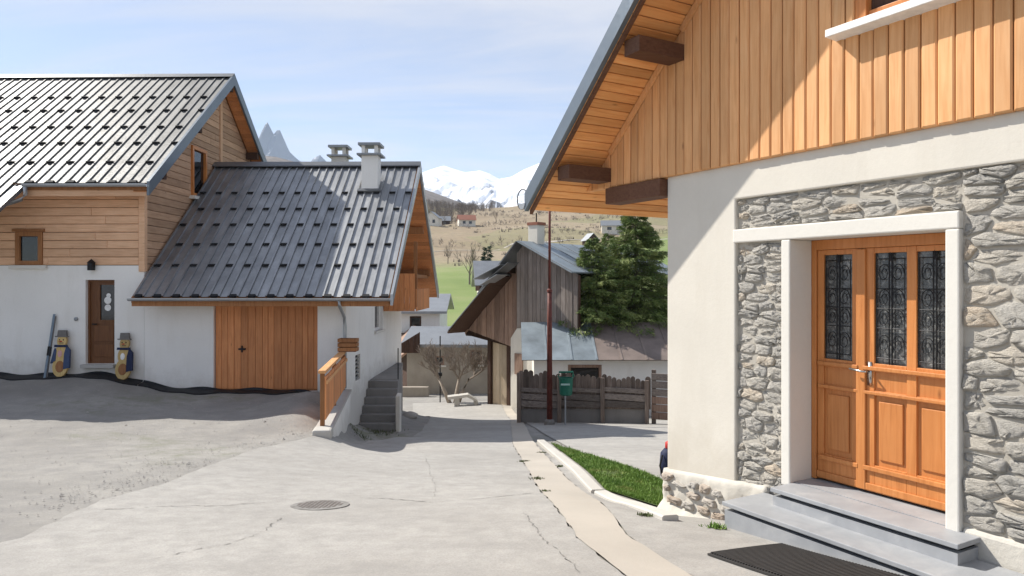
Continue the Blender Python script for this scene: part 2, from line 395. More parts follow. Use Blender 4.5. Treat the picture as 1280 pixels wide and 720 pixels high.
vo = t.n('ShaderNodeTexVoronoi'); vo.inputs['Scale'].default_value = .016; t.l(t.coord((1, .6, 1), False), vo.inputs['Vector']); sc_ = t.n('ShaderNodeSeparateColor'); t.l(vo.outputs['Color'], sc_.inputs[0])
tan = t.mix(t.rng(sc_.outputs[0], .3, .9, 0, .55), tan, (.34, .275, .19)); tan = t.mix(t.rng(sc_.outputs[1], .6, .8, 0, .5), tan, (.20, .215, .09))
tan = t.mix(t.rng(far_d, .42, .7, 0, .7), tan, (.17, .135, .095))
sx = t.n('ShaderNodeSeparateColor'); t.l(at.outputs['Color'], sx.inputs[0])
c = t.mix(sx.outputs[0], c, green); c = t.mix(sx.outputs[1], c, tan); t.col(c); t.bump(b, .6, .012)
plaster('strip', (.43, .39, .335), .12, bs=.5)
t = NT('grass', .7); c = t.ramp(t.noise(t.coord((1, 1, 1), False), 2.5, 4), [(.3, (.09, .175, .025)), (.55, (.16, .26, .05)), (.72, (.30, .32, .11))]); t.col(c); t.set(Roughness=.6)
t = NT('moss', .9); v = t.coord((1, 1, 1), False); t.col(t.ramp(t.noise(v, 9, 6, .7), [(.3, (.05, .06, .025)), (.6, (.10, .12, .045)), (.8, (.16, .15, .085))]))
t = NT('soil', .95); v = t.coord((1, 1, 1), False); t.col(t.ramp(t.noise(v, 9, 6, .7), [(.3, (.05, .08, .02)), (.7, (.09, .12, .035))]))
t = NT('crack', 1); v = t.coord((1, 1, 1), False); t.col(t.ramp(t.noise(v, 12, 4), [(.3, (.17, .162, .15)), (.7, (.28, .268, .25))]))
t = NT('manhole', .8); v = t.coord((1, 1, 1), False); a = t.noise(v, 40, 5, .8); t.col(t.ramp(a, [(.3, (.15, .13, .115)), (.6, (.25, .22, .20)), (.8, (.36, .32, .29))])); t.bump(a, .7, .008)
# glass
t = NT('glass', .06); t.col((.012, .014, .016)); t.b.inputs['Specular IOR Level'].default_value = .8
t = NT('lace_glass', .25); v = t.coord((1, 1, 1), False); a = t.noise(v, 16, 6, .75, 1.2); t.col(t.ramp(a, [(.40, (.035, .037, .037)), (.54, (.10, .10, .096)), (.68, (.30, .30, .28))])); t.b.inputs['Specular IOR Level'].default_value = .7; t.bump(a, .15, .004)
# foliage
t = NT('spruce', .6); v = t.coord((1, 1, 1), False); c = t.ramp(t.noise(v, 1.9, 5, .7), [(.3, (.034, .064, .018)), (.45, (.115, .17, .045)), (.66, (.34, .38, .135))]); t.col(c)  # palest ramp stop paints sunlit clumps into the needle colour
t.b.inputs['Specular IOR Level'].default_value = .25
t.b.inputs['Subsurface Weight'].default_value = 0
t = NT('conifer_far', .7); t.col((.022, .045, .02))
t = NT('twig', .9); t.col((.25, .205, .165))
t = NT('far_wood', .95); t.col(t.ramp(t.noise(t.coord((1, 1, 1), False), .02, 4), [(.3, (.12, .098, .085)), (.7, (.20, .17, .145))]))
# mountains
t = NT('snow', .8); v = t.coord((1, 1, 1), False); ge = t.n('ShaderNodeNewGeometry'); sp_ = t.n('ShaderNodeSeparateXYZ'); t.l(ge.outputs['Normal'], sp_.inputs[0])
a = t.noise(v, .006, 7, .7); ad = t.n('ShaderNodeMath', operation='ADD'); t.l(sp_.outputs[2], ad.inputs[0]); t.l(t.rng(a, .3, .7, -.24, .18), ad.inputs[1])
t.col(t.mix(t.rng(ad.outputs[0], .48, .62), (.15, .14, .14), (.84, .85, .87)))
t = NT('rock', .9); v = t.coord((1, 1, 1), False); ge = t.n('ShaderNodeNewGeometry'); sp_ = t.n('ShaderNodeSeparateXYZ'); t.l(ge.outputs['Normal'], sp_.inputs[0])
a = t.noise(v, .008, 7, .7); ad = t.n('ShaderNodeMath', operation='ADD'); t.l(sp_.outputs[2], ad.inputs[0]); t.l(t.rng(a, .3, .7, -.25, .2), ad.inputs[1])
t.col(t.mix(t.rng(ad.outputs[0], .74, .9), (.06, .065, .08), (.80, .81, .83)))

# ------------------------------------------------------------------ terrain
pts = []
def zr(Y): return float(np.interp(Y, [-12, -5, 0, 3, 5, 24, 28, 32, 40, 50], [.95, .75, .55, .36, .1025, -2.46, -2.95, -3.25, -3.8, -4.3]))
for Y in (-10, -5, 0, 3, 5, 7.5, 10, 13, 16, 20, 24, 28, 32, 40, 48):
    for X in (-1.5, 1.2, 3.6):
        if not (X > 3 and Y < 8): pts.append((X, Y, zr(Y)))
pts += [(1.9, 6.5, -.10), (1.45, 7.6, -.34), (2.35, 5.9, -.05), (3.2, 4.6, .1), (4, 2, .4), (7, 0, .6)]
pts += [(-3.45, 13.1, -.67), (-2.9, 13.1, -.90), (-2.7, 16, -1.37), (-3.05, 18.4, -1.71), (-2.9, 22, -2.15), (-4.25, 16.6, -.5), (-4.05, 15.2, -.53), (-3.9, 14.2, -.57), (-4.8, 15, -.55), (-5.3, 16.4, -.52), (-5.4, 14, -.60), (-4.5, 13.2, -.66), (-4.2, 12.4, -.62), (-4.6, 16.9, -.50), (-3.72, 16.9, -1.42), (-3.68, 16.2, -1.34), (-3.60, 15.4, -1.20), (-3.46, 14.5, -1.06), (-3.3, 13.7, -.90), (-3.0, 15, -1.2), (-3.7, 17.6, -1.55), (-3.6, 18.4, -1.7),
        (-3, 26, -2.8), (-7, 28, -2.8), (-7, 36, -3.6), (-14, 30, -1.5), (-14, 42, -4)]
pts += [(-14, 18, 0), (-12.4, 17.2, -.14), (-11, 17.1, -.15), (-9.65, 17.1, -.14), (-8.5, 17.1, -.42), (-7.3, 17.1, -.49), (-5.5, 17.1, -.49), (-9, 20, -.3), (-6, 22, -.5), (-8, 14.3, -.52), (-6, 13.6, -.58),
        (-5, 10, -.36), (-8, 10, -.36), (-4, 7.5, -.16), (-8, 7, -.1), (-6, 5, .1), (-12, 14, -.46), (-16, 11, -.2), (-10, 4, .2), (-6, 0, .5), (-16, 0, .5), (-18, 20, .3)]
pts += [(5.5, 16, -1.36), (6, 22, -2.2), (9, 14, -.95), (9, 8, -.35), (13, 20, -1.7), (5, 10, -.55), (7, 30, -3), (14, 34, -3), (14, 45, -4), (18, 4, .3), (3, 11, -.72)]
PT = np.array(pts)
def Ku(r2): return .5*r2*np.log(r2+1e-9)
_n = len(PT); A_ = np.zeros((_n+3, _n+3)); dd = PT[:, None, :2]-PT[None, :, :2]; A_[:_n, :_n] = Ku((dd**2).sum(2))+np.eye(_n)*.01
A_[:_n, _n] = 1; A_[:_n, _n+1:] = PT[:, :2]; A_[_n, :_n] = 1; A_[_n+1:, :_n] = PT[:, :2].T
TPS = np.linalg.solve(A_, np.r_[PT[:, 2], 0, 0, 0])
FN = [(RS.uniform(0, 6.28), RS.uniform(0, 6.28), RS.uniform(-1, 1), RS.uniform(-1, 1)) for _ in range(12)]
def fnoise(X, Y, L):
    s = 0
    for i, (p, q, a, b) in enumerate(FN):
        k = 2*math.pi/L*(1+.45*i); s = s+np.sin(k*(X*a+Y*b)+p)*np.cos(k*(Y*a-X*b)*.7+q)/(1+.6*i)
    return s*.35
def Hv(X, Y):
    X = np.asarray(X, float); Y = np.asarray(Y, float)
    Xc = np.clip(X, -20, 20); Yc = np.clip(Y, -12, 52)
    r2 = (Xc[..., None]-PT[:, 0])**2+(Yc[..., None]-PT[:, 1])**2
    zn = Ku(r2)@TPS[:_n]+TPS[_n]+TPS[_n+1]*Xc+TPS[_n+2]*Yc
    zf = np.interp(Y, [30, 45, 75, 120, 200, 300, 500, 900, 1050, 1400, 3000], [-3.2, -4.2, -5, -3.8, 4, 14.5, 44, 98, 110, 92, 50])
    zf = zf+fnoise(X, Y, 160)*np.interp(Y, [60, 150, 400, 900], [0, 1., 4., 8.])+np.interp(X, [-700, -250, -60, 0, 200, 500], [70, 22, -2, 0, 4, 30])*np.interp(Y, [80, 300, 900], [0, .25, 1])
    t_ = np.clip((Y-34)/14, 0, 1); t2 = np.clip((np.abs(X)-18)/10, 0, 1)*np.clip((Y-20)/14, 0, 1); t_ = np.maximum(t_, t2); t_ = t_*t_*(3-2*t_)
    return zn*(1-t_)+zf*t_
def H(x, y): return float(Hv(np.array([x]), np.array([y]))[0])
def ray(px, py): return Vector(((px-CX)/FPX, 1, -(py-CY)/FPX))
def at(px, py, Y): return Vector((0, 0, CZ))+ray(px, py)*Y
def ghit(px, py):
    d = ray(px, py); lo, hi = 2., 300.; n = 400; prev = 2.
    ys = np.geomspace(2, 300, 600); z = CZ+d.z*ys-Hv(d.x*ys, ys); i = int(np.argmax(z < 0)); lo, hi = ys[max(i-1, 0)], ys[i]
    for _ in range(30):
        m = (lo+hi)/2
        if CZ+d.z*m-H(d.x*m, m) > 0: lo = m
        else: hi = m
    return Vector((d.x*lo, lo, CZ+d.z*lo))
def grid_mesh(name, X, Y, Z, mat, smooth=True):
    r, c = X.shape; v = np.stack([X, Y, Z], -1).reshape(-1, 3); i = np.arange(r*c).reshape(r, c)
    f = np.stack([i[:-1, :-1], i[:-1, 1:], i[1:, 1:], i[1:, :-1]], -1).reshape(-1, 4)
    me = bpy.data.meshes.new(name); me.from_pydata(v.tolist(), [], f.tolist()); me.materials.append(M[mat])
    if smooth: me.polygons.foreach_set('use_smooth', [True]*len(me.polygons))
    o = bpy.data.objects.new(name, me); COL.objects.link(o); return o
ys = np.r_[np.linspace(-12, 30, 200), 30+np.geomspace(.3, 2400, 260)]; aa = np.linspace(-1.8, 1.8, 361)
YY = np.repeat(ys[:, None], 361, 1); XX = aa[None, :]*(np.maximum(YY, 0)+10); ZZ = Hv(XX, YY)
micro = fnoise(XX, YY, 2.2)*.02*(YY < 30)*np.clip((-XX-4.6)/2, 0, 1)
ground = grid_mesh('ground', XX, YY, ZZ+micro-.012, 'gravel'); ground['kind'] = 'structure'
# land cover as a colour of the ground itself: red = meadow, green channel = dry hillside
la = ground.data.color_attributes.new('land', 'FLOAT_COLOR', 'POINT')
f_n = fnoise(XX, YY, 60)
g_ = np.clip((YY-46+f_n*6)/6, 0, 1); t_ = np.clip((YY-235+f_n*30+np.clip(XX-8, 0, 200)*-2.0)/45, 0, 1)
gsm = np.clip(1-(((XX+2.9)/.9)**2+((YY-31.5)/1.5)**2), 0, 1)
arr = np.stack([np.clip(g_+gsm*2, 0, 1), t_, np.zeros_like(t_), np.ones_like(t_)], -1).reshape(-1); la.data.foreach_set('color', arr.tolist())

def resample(p, n):
    p = np.array([(q[0], q[1]) for q in p], float); s = np.r_[0, np.cumsum(np.hypot(*np.diff(p, axis=0).T))]; u = np.linspace(0, s[-1], n)
    return np.stack([np.interp(u, s, p[:, 0]), np.interp(u, s, p[:, 1])], -1)
def drape(name, L, R, n, m, off, mat, parent=None, edge=0, kind='structure'):
    L = resample(L, n); R = resample(R, n)
    if edge:
        L = L+RS.uniform(-edge, edge, L.shape); R = R+RS.uniform(-edge, edge, R.shape)
    s = np.linspace(0, 1, m)[None, :, None]; P = L[:, None]*(1-s)+R[:, None]*s
    o = grid_mesh(name, P[..., 0], P[..., 1], Hv(P[..., 0], P[..., 1])+off, mat)
    if parent: o.parent = parent
    if kind: o['kind'] = kind
    return o
LE = [ghit(*p) for p in [(641, 556), (660, 588), (682, 622), (722, 674), (777, 718)]]   # strip, road side
RE = [ghit(*p) for p in [(666, 552), (686, 575), (707, 598), (738, 622), (783, 671), (857, 718)]]  # strip, house side
def ext(p, d): return [tuple(p[0][:2])]+[tuple(q[:2]) for q in p[1:]]
LEx = [(-.55, 33.), (-.3, 28.5), (-.05, 24)]+[(q.x, q.y) for q in LE]+[(1.45, 2.), (2.6, -4)]
REx = [(-.2, 33.), (.05, 28.5), (.35, 24)]+[(q.x, q.y) for q in RE]+[(2.2, 2.), (3.4, -4)]
BL = [ghit(*p) for p in [(397, 545), (321, 561), (253, 586), (199, 608), (126, 626), (20, 676)]]
BLx = [(-4.6, 33.), (-3.9, 28.), (-2.75, 24), (-2.35, 18.6), (-2.9, 15.5), (-3.3, 13.6)]+[(q.x, q.y) for q in BL]+[(-5.5, 2), (-7, -4)]
drape('road', BLx, LEx, 300, 60, .012, 'asphalt', edge=.022)
drape('concrete_gutter_strip', LEx, REx, 240, 6, .020, 'strip', edge=.012)
fore = drape('pavement', [(.36, 24), (.75, 18), (1.1, 14)]+[(q.x+.02, q.y) for q in RE[1:]]+[(2.25, 2.)], [(7, 23), (7.2, 18), (7, 14), (5.2, 10), (4.2, 8.0), (3.6, 7), (3.4, 6), (3.6, 4.6), (3.9, 3.6), (4.3, 2.2)], 160, 60, .008, 'asphalt')

# cracks, manhole, paint mark: flat things lying on the asphalt
def crack(pix, wdt):
    P = [ghit(*p) for p in pix]; P = resample(P, 60); P = P+np.cumsum(RS.uniform(-.012, .012, P.shape), 0)*1.2+RS.uniform(-.014, .014, P.shape)
    d = np.gradient(P, axis=0); nrm = np.stack([-d[:, 1], d[:, 0]], -1); nrm /= np.linalg.norm(nrm, axis=1)[:, None]
    ww = (wdt*np.clip(RS.normal(.55, .5, 60), .02, 1.5)*np.clip(np.minimum(np.arange(60), np.arange(60)[::-1])/6, .1, 1))[:, None]
    A = P-nrm*ww; B = P+nrm*ww
    X = np.stack([A[:, 0], B[:, 0]], 1); Y = np.stack([A[:, 1], B[:, 1]], 1)
    o = grid_mesh('crack', X, Y, Hv(X, Y)+.017, 'crack'); o['kind'] = 'structure'
crack([(438, 622), (500, 625), (540, 629), (600, 625), (680, 617)], .008)
crack([(110, 640), (200, 636), (300, 634), (362, 630)], .007)
crack([(180, 705), (240, 690), (300, 680), (335, 668), (362, 645)], .006)
crack([(520, 560), (540, 600), (538, 628)], .003)
crack([(655, 640), (700, 690), (735, 720)], .005)
mc = ghit(400, 633)
ma = math.atan(-.135); mu_ = Vector((1, 0, 0)); mv_ = Vector((0, math.cos(ma), math.sin(ma))); mn = mu_.cross(mv_)
mh = thing('manhole_cover', 'round rusty manhole cover sunk in the pale asphalt road', 'manhole', mc)
MB().lathe(mc, [(.30, .0), (.30, .018), (.26, .020)], 36, mu_, mv_, mn).build('rim', 'crack', mh)
cv = MB().lathe(mc, [(.25, .0), (.25, .019), (.02, .020)], 36, mu_, mv_, mn).build('cover', 'manhole', mh)
mb = MB()
for i in range(-5, 6):
    for j in range(-5, 6):
        if math.hypot(i, j) < 5.2: mb.box(mc+mu_*i*.043+mv_*j*.043+mn*.021, mu_, mv_, mn, .026, .026, .006)
mb.build('tread_pattern', 'manhole', mh)

pv_, pf_ = [], []; ic = [(0, 0, 1), (1, 0, 0), (0, 1, 0), (-1, 0, 0), (0, -1, 0)]
for q in range(1500):
    if q % 3 == 0: b_ = BL[random.randrange(len(BL)-1)]; x, y = b_.x+random.gauss(-.3, .35), b_.y+random.gauss(.2, .35)
    else: x, y = random.uniform(-13, -3.6), random.uniform(6, 16.5)
    r_ = random.uniform(.006, .018)*(2.2 if random.random() < .03 else 1); z = H(x, y)+.002; k = len(pv_); an = random.random()*3
    for (i, j, l) in ic: pv_.append((x+r_*(i*math.cos(an)-j*math.sin(an))*random.uniform(.7, 1.3), y+r_*(i*math.sin(an)+j*math.cos(an))*random.uniform(.7, 1.3), z+r_*l*.55))
    pf_ += [(k, k+1, k+2), (k, k+2, k+3), (k, k+3, k+4), (k, k+4, k+1)]
o = MB().add(pv_, pf_).build('loose_gravel', 'stone_warm'); tag(o, 'loose grey gravel scattered over the yard and the road edge', 'gravel', kind='stuff')

# ------------------------------------------------------------------ right chalet
G = Vector((.497, -.868, 0)).normalized(); N_ = Vector((-.868, -.497, 0)).normalized()
RO = Vector((1.6957, 7.7793, 0))
F = Fr(RO, G, (0, 0, 1), N_)
def FU(px, py, off=0):
    d = ray(px, py); P0 = RO+N_*off; t_ = (P0-Vector((0, 0, CZ))).dot(N_)/d.dot(N_); p = Vector((0, 0, CZ))+d*t_
    return (p-RO).dot(G), p.z
RH = thing('chalet', 'timber clad chalet with rubble stone ground floor and orange double door', 'house', RO)
SLP = .90; ZS = 4.55; UR = 3.9; UE = -1.70; W2 = 9.2; DB = -9.0
mb = MB()
mb.prism([F.p(u, v, -.35) for u, v in ((0, -1), (.966, -1), (.966, 2.925), (W2, 2.925), (W2, 3.27), (0, 3.27))], N_*.35)   # pier and lintel band
mb.fbox(F, -.004, W2+.004, 3.27, 3.30, -.35, -.01)
side = MB()
wall = mb.build('plaster_wall', 'cream', RH, bevel=.015)
mb = MB(); mb.fbox(F, .944, 3.067, 2.5, 2.63, -.34, .012); mb.fbox(F, 1.514, 1.61, .28, 2.5, -.34, .010); mb.fbox(F, 2.966, 3.067, -.1, 2.5, -.34, .010)
mb.build('door_surround', 'frame_white', RH, bevel=.012)
# hidden sides: gable end walls and long walls, one shell
mb = MB()
for a, b in ((-.35, DB),):
    mb.fbox(F, .0, .3, -1.2, 3.9, DB, -.36); mb.fbox(F, W2-.3, W2, -1.2, 3.9, DB, -.36); mb.fbox(F, .3, W2-.3, -1.2, 3.9, DB, DB+.3)
mb.build('side_walls', 'cream', RH)
bk = MB(); bk.fbox(F, .966, 1.514, -.9, 2.5, -.34, -.044); bk.fbox(F, .966, 3.067, 2.63, 2.925, -.34, -.044); bk.fbox(F, 3.067, W2, -.9, 2.925, -.34, -.044)
rw = bk.build('rubble_wall', 'mortar', RH)
rubble(rw, F, .97, 1.510, .12, 2.497, (.06, .14), (.13, .34), -.050, -.026)
rubble(rw, F, .97, 3.066, 2.635, 2.921, (.06, .13), (.15, .42), -.050, -.026)
rubble(rw, F, 3.07, 4.7, .365, 2.921, (.08, .2), (.16, .48), -.050, -.020, bulge=.018)
MB().fbox(F, 3.070, W2, -.6, .355, -.3, -.012).build('rendered_base', 'lime_patch', rw, bevel=.03)
# exposed footing under the pier: lumpy lime mass with stones showing
nu, nv = 40, 22; vs = []; fs = []; uu = lambda i: -.05+1.40*i/(nu-1); ftop = lambda u: .085+.10*u
for j in range(nv):
    for i in range(nu):
        u = uu(i); q = j/(nv-1); z = -.70+(.70+ftop(u))*q
        low = max(0, (-.26-z)/.4); d = .022+.30*low**.8*(1 if low > 0 else 0)+.006*math.sin(9*u+5*z)+.004*math.sin(23*u-17*z)+random.uniform(-.009, .009)
        if j == nv-1: d = .004
        vs.append(F.p(u, z, d))
k = len(vs)
vs += [F.p(uu(i), -.70, -.3) for i in range(nu)]+[F.p(uu(i), ftop(uu(i)), -.3) for i in range(nu)]
fs = [(j*nu+i, j*nu+i+1, (j+1)*nu+i+1, (j+1)*nu+i) for j in range(nv-1) for i in range(nu-1)]
fs += [tuple([j*nu for j in range(nv)]+[k+nu, k]), tuple([j*nu+nu-1 for j in range(nv)]+[k+2*nu-1, k+nu-1])]+[((nv-1)*nu+i, (nv-1)*nu+i+1, k+nu+i+1, k+nu+i) for i in range(nu-1)]
ft = MB().add(vs, fs).build('footing', 'lime_patch', RH, smooth=True)
rubble(ft, F, -.03, 1.22, -.27, .07, (.10, .16), (.13, .26), .0, .062, mat='stone_warm', gap=.05, bulge=.02, drop=lambda u, z: random.random() < .15 or z > ftop(u)-.07)
# cladding
def soff(u): return ZS+SLP*(u if u < UR else 2*UR-u)
cl = MB(); cl.prism([F.p(-1.35, 3.3, -.12), F.p(W2+1.2, 3.3, -.12), F.p(UR, soff(UR)-.02, -.12)], N_*.08).build('cladding_backing', 'dark_wood', RH)
cl = RH.children[-1]
polyL = [(-1.42, 3.262), (UR, 3.262), (UR, soff(UR)-.01), (-1.42, soff(-1.42)-.01)]
win = (2.26, 3.58, 4.20, 5.5)
boards(cl, F, polyL, .125, 'v', -.03, .055, 'larch', gap=.009, ch=.011, holes=[win], start=-1.44, jit=.004)
boards(cl, F, [(UR, 3.262), (W2+1.3, 3.262), (W2+1.3, soff(W2+1.3)), (UR, soff(UR)-.01)], .125, 'v', -.03, .055, 'larch', gap=.009, ch=.011, start=UR+.01, jit=.004)
MB().fbox(F, -.98, -.012, 3.06, 3.25, -.14, .10).build('sill_beam', 'purlin', RH, bevel=.01)
# cover battens along the soffit
dirv = (G+Vector((0, 0, SLP))).normalized()
def slope_batten(u0, u1): 
    a = F.p(u0, soff(u0)-.055, .075); b = F.p(u1, soff(u1)-.055, .075); c = (a+b)/2
    return MB().box(c, dirv, N_, dirv.cross(N_), (b-a).length, .03, .06)
slope_batten(-.92, .06).build('cover_batten', 'larch', RH); slope_batten(.30, 1.38).build('cover_batten', 'larch', RH); slope_batten(1.62, UR).build('cover_batten', 'larch', RH)
# window over the door
wn_ = MB(); wn_.fbox(F, win[0]+.002, win[0]+.10, win[2]+.004, win[3], -.11, .03); wn_.fbox(F, win[1]-.10, win[1]-.002, win[2]+.004, win[3], -.11, .03); wn_.fbox(F, win[0]+.1, win[1]-.1, win[3]-.1, win[3]-.002, -.11, .03); wn_.fbox(F, win[0]+.1, win[1]-.1, win[2]+.004, win[2]+.10, -.11, .0); wn_.fbox(F, 2.87, 2.97, win[2]+.1, win[3]-.1, -.11, .01)
wf = wn_.build('window', 'door_wood', RH, bevel=.006)
for a, b in ((win[0]+.1, 2.87), (2.97, win[1]-.1)): MB().fbox(F, a, b, win[2]+.1, win[3]-.1, -.10, -.08).build('pane', 'glass', wf)
MB().prism([F.p(2.11, 4.198, -.02), F.p(2.11, 4.185, .20), F.p(2.11, 4.125, .20), F.p(2.11, 4.11, -.02)], G*1.62).build('sill', 'white_paint', wf, bevel=.004)
# roof: deck, soffit boards, purlins, verge, gutter
roof = MB(); OV = .76
nrm = Vector((0, 0, 1))-G*SLP; nrm.normalize()
def RP(u, dz, d): return F.p(u, soff(u)+dz, d)
pr = [(UE, .03), (UR, .03), (2*UR-UE, .03), (2*UR-UE, .20), (UR, .22), (UE, .20)]
roof.prism([RP(u, z, OV-.02) for u, z in pr], N_*(DB-OV-.2)); rf = roof.build('roof', 'roof_metal', RH)
SF = Fr(RP(UE, 0, 0), dirv, N_, nrm*-1)          # soffit frame: u up the slope, v outwards, d downwards
lenS = (UR-UE)*math.sqrt(1+SLP*SLP)
boards(rf, SF, [(0, DB+.2), (lenS, DB+.2), (lenS, OV-.03), (0, OV-.03)], .112, 'v', -.03, .0, 'larch_soffit', gap=.008, ch=.006, name='soffit_board', jit=.001)
for u in (-1.05, .2, 1.5, 2.8):
    MB().prism([F.p(u-.12, soff(u-.12)-.004, .03), F.p(u+.12, soff(u-.12)-.004, .03), F.p(u+.12, soff(u-.12)-.17, .03), F.p(u-.12, soff(u-.12)-.17, .03)], N_*.63).build('purlin', 'purlin', RH, bevel=.008)
vg = MB()
for u0, u1 in ((UE-.02, UR), (UR, 2*UR-UE+.02)):
    a, b = u0, u1
    vg.add([F.p(a, soff(a)+.005, OV-.03), F.p(b, soff(b)+.005, OV-.03), F.p(b, soff(b)+.23, OV-.03), F.p(a, soff(a)+.23, OV-.03), F.p(a, soff(a)+.005, OV+.03), F.p(b, soff(b)+.005, OV+.03), F.p(b, soff(b)+.23, OV+.03), F.p(a, soff(a)+.23, OV+.03)], [(0,1,2,3),(4,5,6,7),(0,1,5,4),(3,2,6,7),(0,3,7,4),(1,2,6,5)])
vg.build('verge_flashing', 'flashing', rf)
ii = MB()
for u0, u1 in ((UE, UR),):
    ii.add([F.p(u0, soff(u0)-.05, OV-.075), F.p(u1, soff(u1)-.05, OV-.075), F.p(u1, soff(u1)+.0, OV-.075), F.p(u0, soff(u0)+.0, OV-.075), F.p(u0, soff(u0)-.05, OV-.035), F.p(u1, soff(u1)-.05, OV-.035), F.p(u1, soff(u1), OV-.035), F.p(u0, soff(u0), OV-.035)], [(0,1,2,3),(4,5,6,7),(0,1,5,4),(3,2,6,7),(0,3,7,4),(1,2,6,5)])
ii.build('verge_board', 'purlin', rf)
gt = MB(); gc = lambda d: F.p(UE-.075, soff(UE)+.09, d); vs = []; fs = []
for k, d in enumerate((OV+.04, DB)):
    for q in range(13):
        s_ = math.pi+math.pi*q/12; vs.append(gc(d)+G*.075*math.cos(s_)+Vector((0, 0, .075*math.sin(s_))))
    for q in range(13):
        s_ = 2*math.pi-math.pi*q/12; vs.append(gc(d)+G*.068*math.cos(s_)+Vector((0, 0, .068*math.sin(s_))))
fs = [(i, (i+1) % 26, 26+(i+1) % 26, 26+i) for i in range(26)]+[tuple(range(13))]
gt.add(vs, fs).build('gutter', 'zinc', rf)
hp = F.p(UE-.09, soff(UE)+.145, OV+.02)
MB().tube([hp+(G*math.cos(s)+Vector((0, 0, 1))*math.sin(s))*.125 for s in [i*2*math.pi/36 for i in range(36)]], .007, 8, True).build('gutter_hoop', 'iron', rf, smooth=True)
# double door
DZ = -.31
dr = MB(); u0, u1, z0, z1 = 1.612, 2.964, .33, 2.498
dr.fbox(F, u0, u0+.05, z0, z1, DZ-.05, DZ+.03); dr.fbox(F, u1-.05, u1, z0, z1, DZ-.05, DZ+.03); dr.fbox(F, u0+.05, u1-.05, z1-.09, z1, DZ-.05, DZ+.03)
door = dr.build('door', 'door_wood', RH, bevel=.005)
def leaf(a, b, glass, panels):
    t_ = MB(); zb, zt = z0+.012, z1-.092
    gz0, gz1 = 1.43, 2.36; pz0, pz1 = .57, 1.16; rz0, rz1 = 1.20, 1.36
    t_.fbox(F, a+.003, b-.003, zb, zt, DZ-.04, DZ-.01)
    core = t_
    st = MB()
    # stiles and rails proud of the core
    cuts = [a+.003]+[x for g in glass for x in g]+[b-.003]
    for i in range(0, len(cuts), 2): st.fbox(F, cuts[i], cuts[i+1], zb, zt, DZ-.012, DZ+.012)
    for g in glass:
        st.fbox(F, g[0], g[1], gz1, zt, DZ-.012, DZ+.0115); st.fbox(F, g[0], g[1], 1.36, gz0, DZ-.012, DZ+.0115); st.fbox(F, g[0], g[1], pz1, rz0, DZ-.012, DZ+.0115); st.fbox(F, g[0], g[1], zb, pz0, DZ-.012, DZ+.0115)
    lf = st.build('leaf', 'door_wood', door, bevel=.004)
    core2 = MB()
    for g in glass:
        core2.fbox(F, g[0]+.035, g[1]-.035, pz0+.05, pz1-.045, DZ-.01, DZ+.006)
    core2.fbox(F, a+.02, b-.02, pz0-.02, pz1+.02, DZ-.04, DZ-.009); core2.fbox(F, a+.02, b-.02, rz0-.02, rz1+.02, DZ-.04, DZ-.002)
    core2.build('panel', 'door_wood', door, bevel=.008)
    for q in ((.02, 1.37, 1.405, .042), (.02, 1.165, 1.195, .035), (.02, .52, .56, .038), (.003, zb+.01, zb+.07, .03)):
        MB().fbox(F, a+q[0], b-q[0], q[1], q[2], DZ+.0125, DZ+q[3]).build('moulding', 'door_wood', door, bevel=.006)
    for g in glass:
        MB().fbox(F, g[0], g[1], gz0, gz1, DZ-.03, DZ-.02).build('pane', 'lace_glass', door)
        gr = MB(); c = (g[0]+g[1])/2; hw = (g[1]-g[0])/2-.02; dd_ = DZ+.004
        for x in (c-.012, c+.012): gr.tube([F.p(x, gz0, dd_), F.p(x, gz1, dd_)], .006, 6)
        for x in (c-hw, c+hw): gr.tube([F.p(x, gz0+.05, dd_), F.p(x, gz1-.05, dd_)], .004, 5)
        for zc in (gz0+.05, gz0+.3, (gz0+gz1)/2, gz1-.3, gz1-.05): gr.tube([F.p(c-hw, zc, dd_), F.p(c+hw, zc, dd_)], .004, 5)
        for zc in (gz0+.17, (gz0+gz1)/2-.085, (gz0+gz1)/2+.085, gz1-.17):
            for sgn in (-1, 1):
                r0 = min(hw*.5, .055); gr.tube([F.p(c+sgn*(hw*.5)+r0*math.cos(s)*(1-s/14), zc+r0*1.5*math.sin(s)*(1-s/14), dd_) for s in [i*.45 for i in range(22)]], .004, 5)
        gr.tube([F.p(c, gz1-.07, dd_), F.p(c, gz1+.02, dd_+.004)], [.014, .003], 6)
        gr.build('grille', 'iron', door)
leaf(1.664, 2.10, [(1.73, 2.01)], 1)
leaf(2.104, 2.912, [(2.215, 2.495), (2.575, 2.86)], 2)
MB().fbox(F, 2.06, 2.145, z0+.02, z1-.1, DZ+.013, DZ+.034).build('cover_strip', 'door_wood', door, bevel=.006)
hd = MB(); hb = F.p(2.175, 1.36, DZ+.03); hd.fbox(F, 2.155, 2.195, 1.24, 1.44, DZ+.0125, DZ+.019); hd.tube([hb, hb+N_*.05, hb+N_*.055+G*-.03, hb+N_*.055+G*-.14+Vector((0, 0, .012))], .009, 8)
hd.build('handle', 'steel', door, smooth=True)
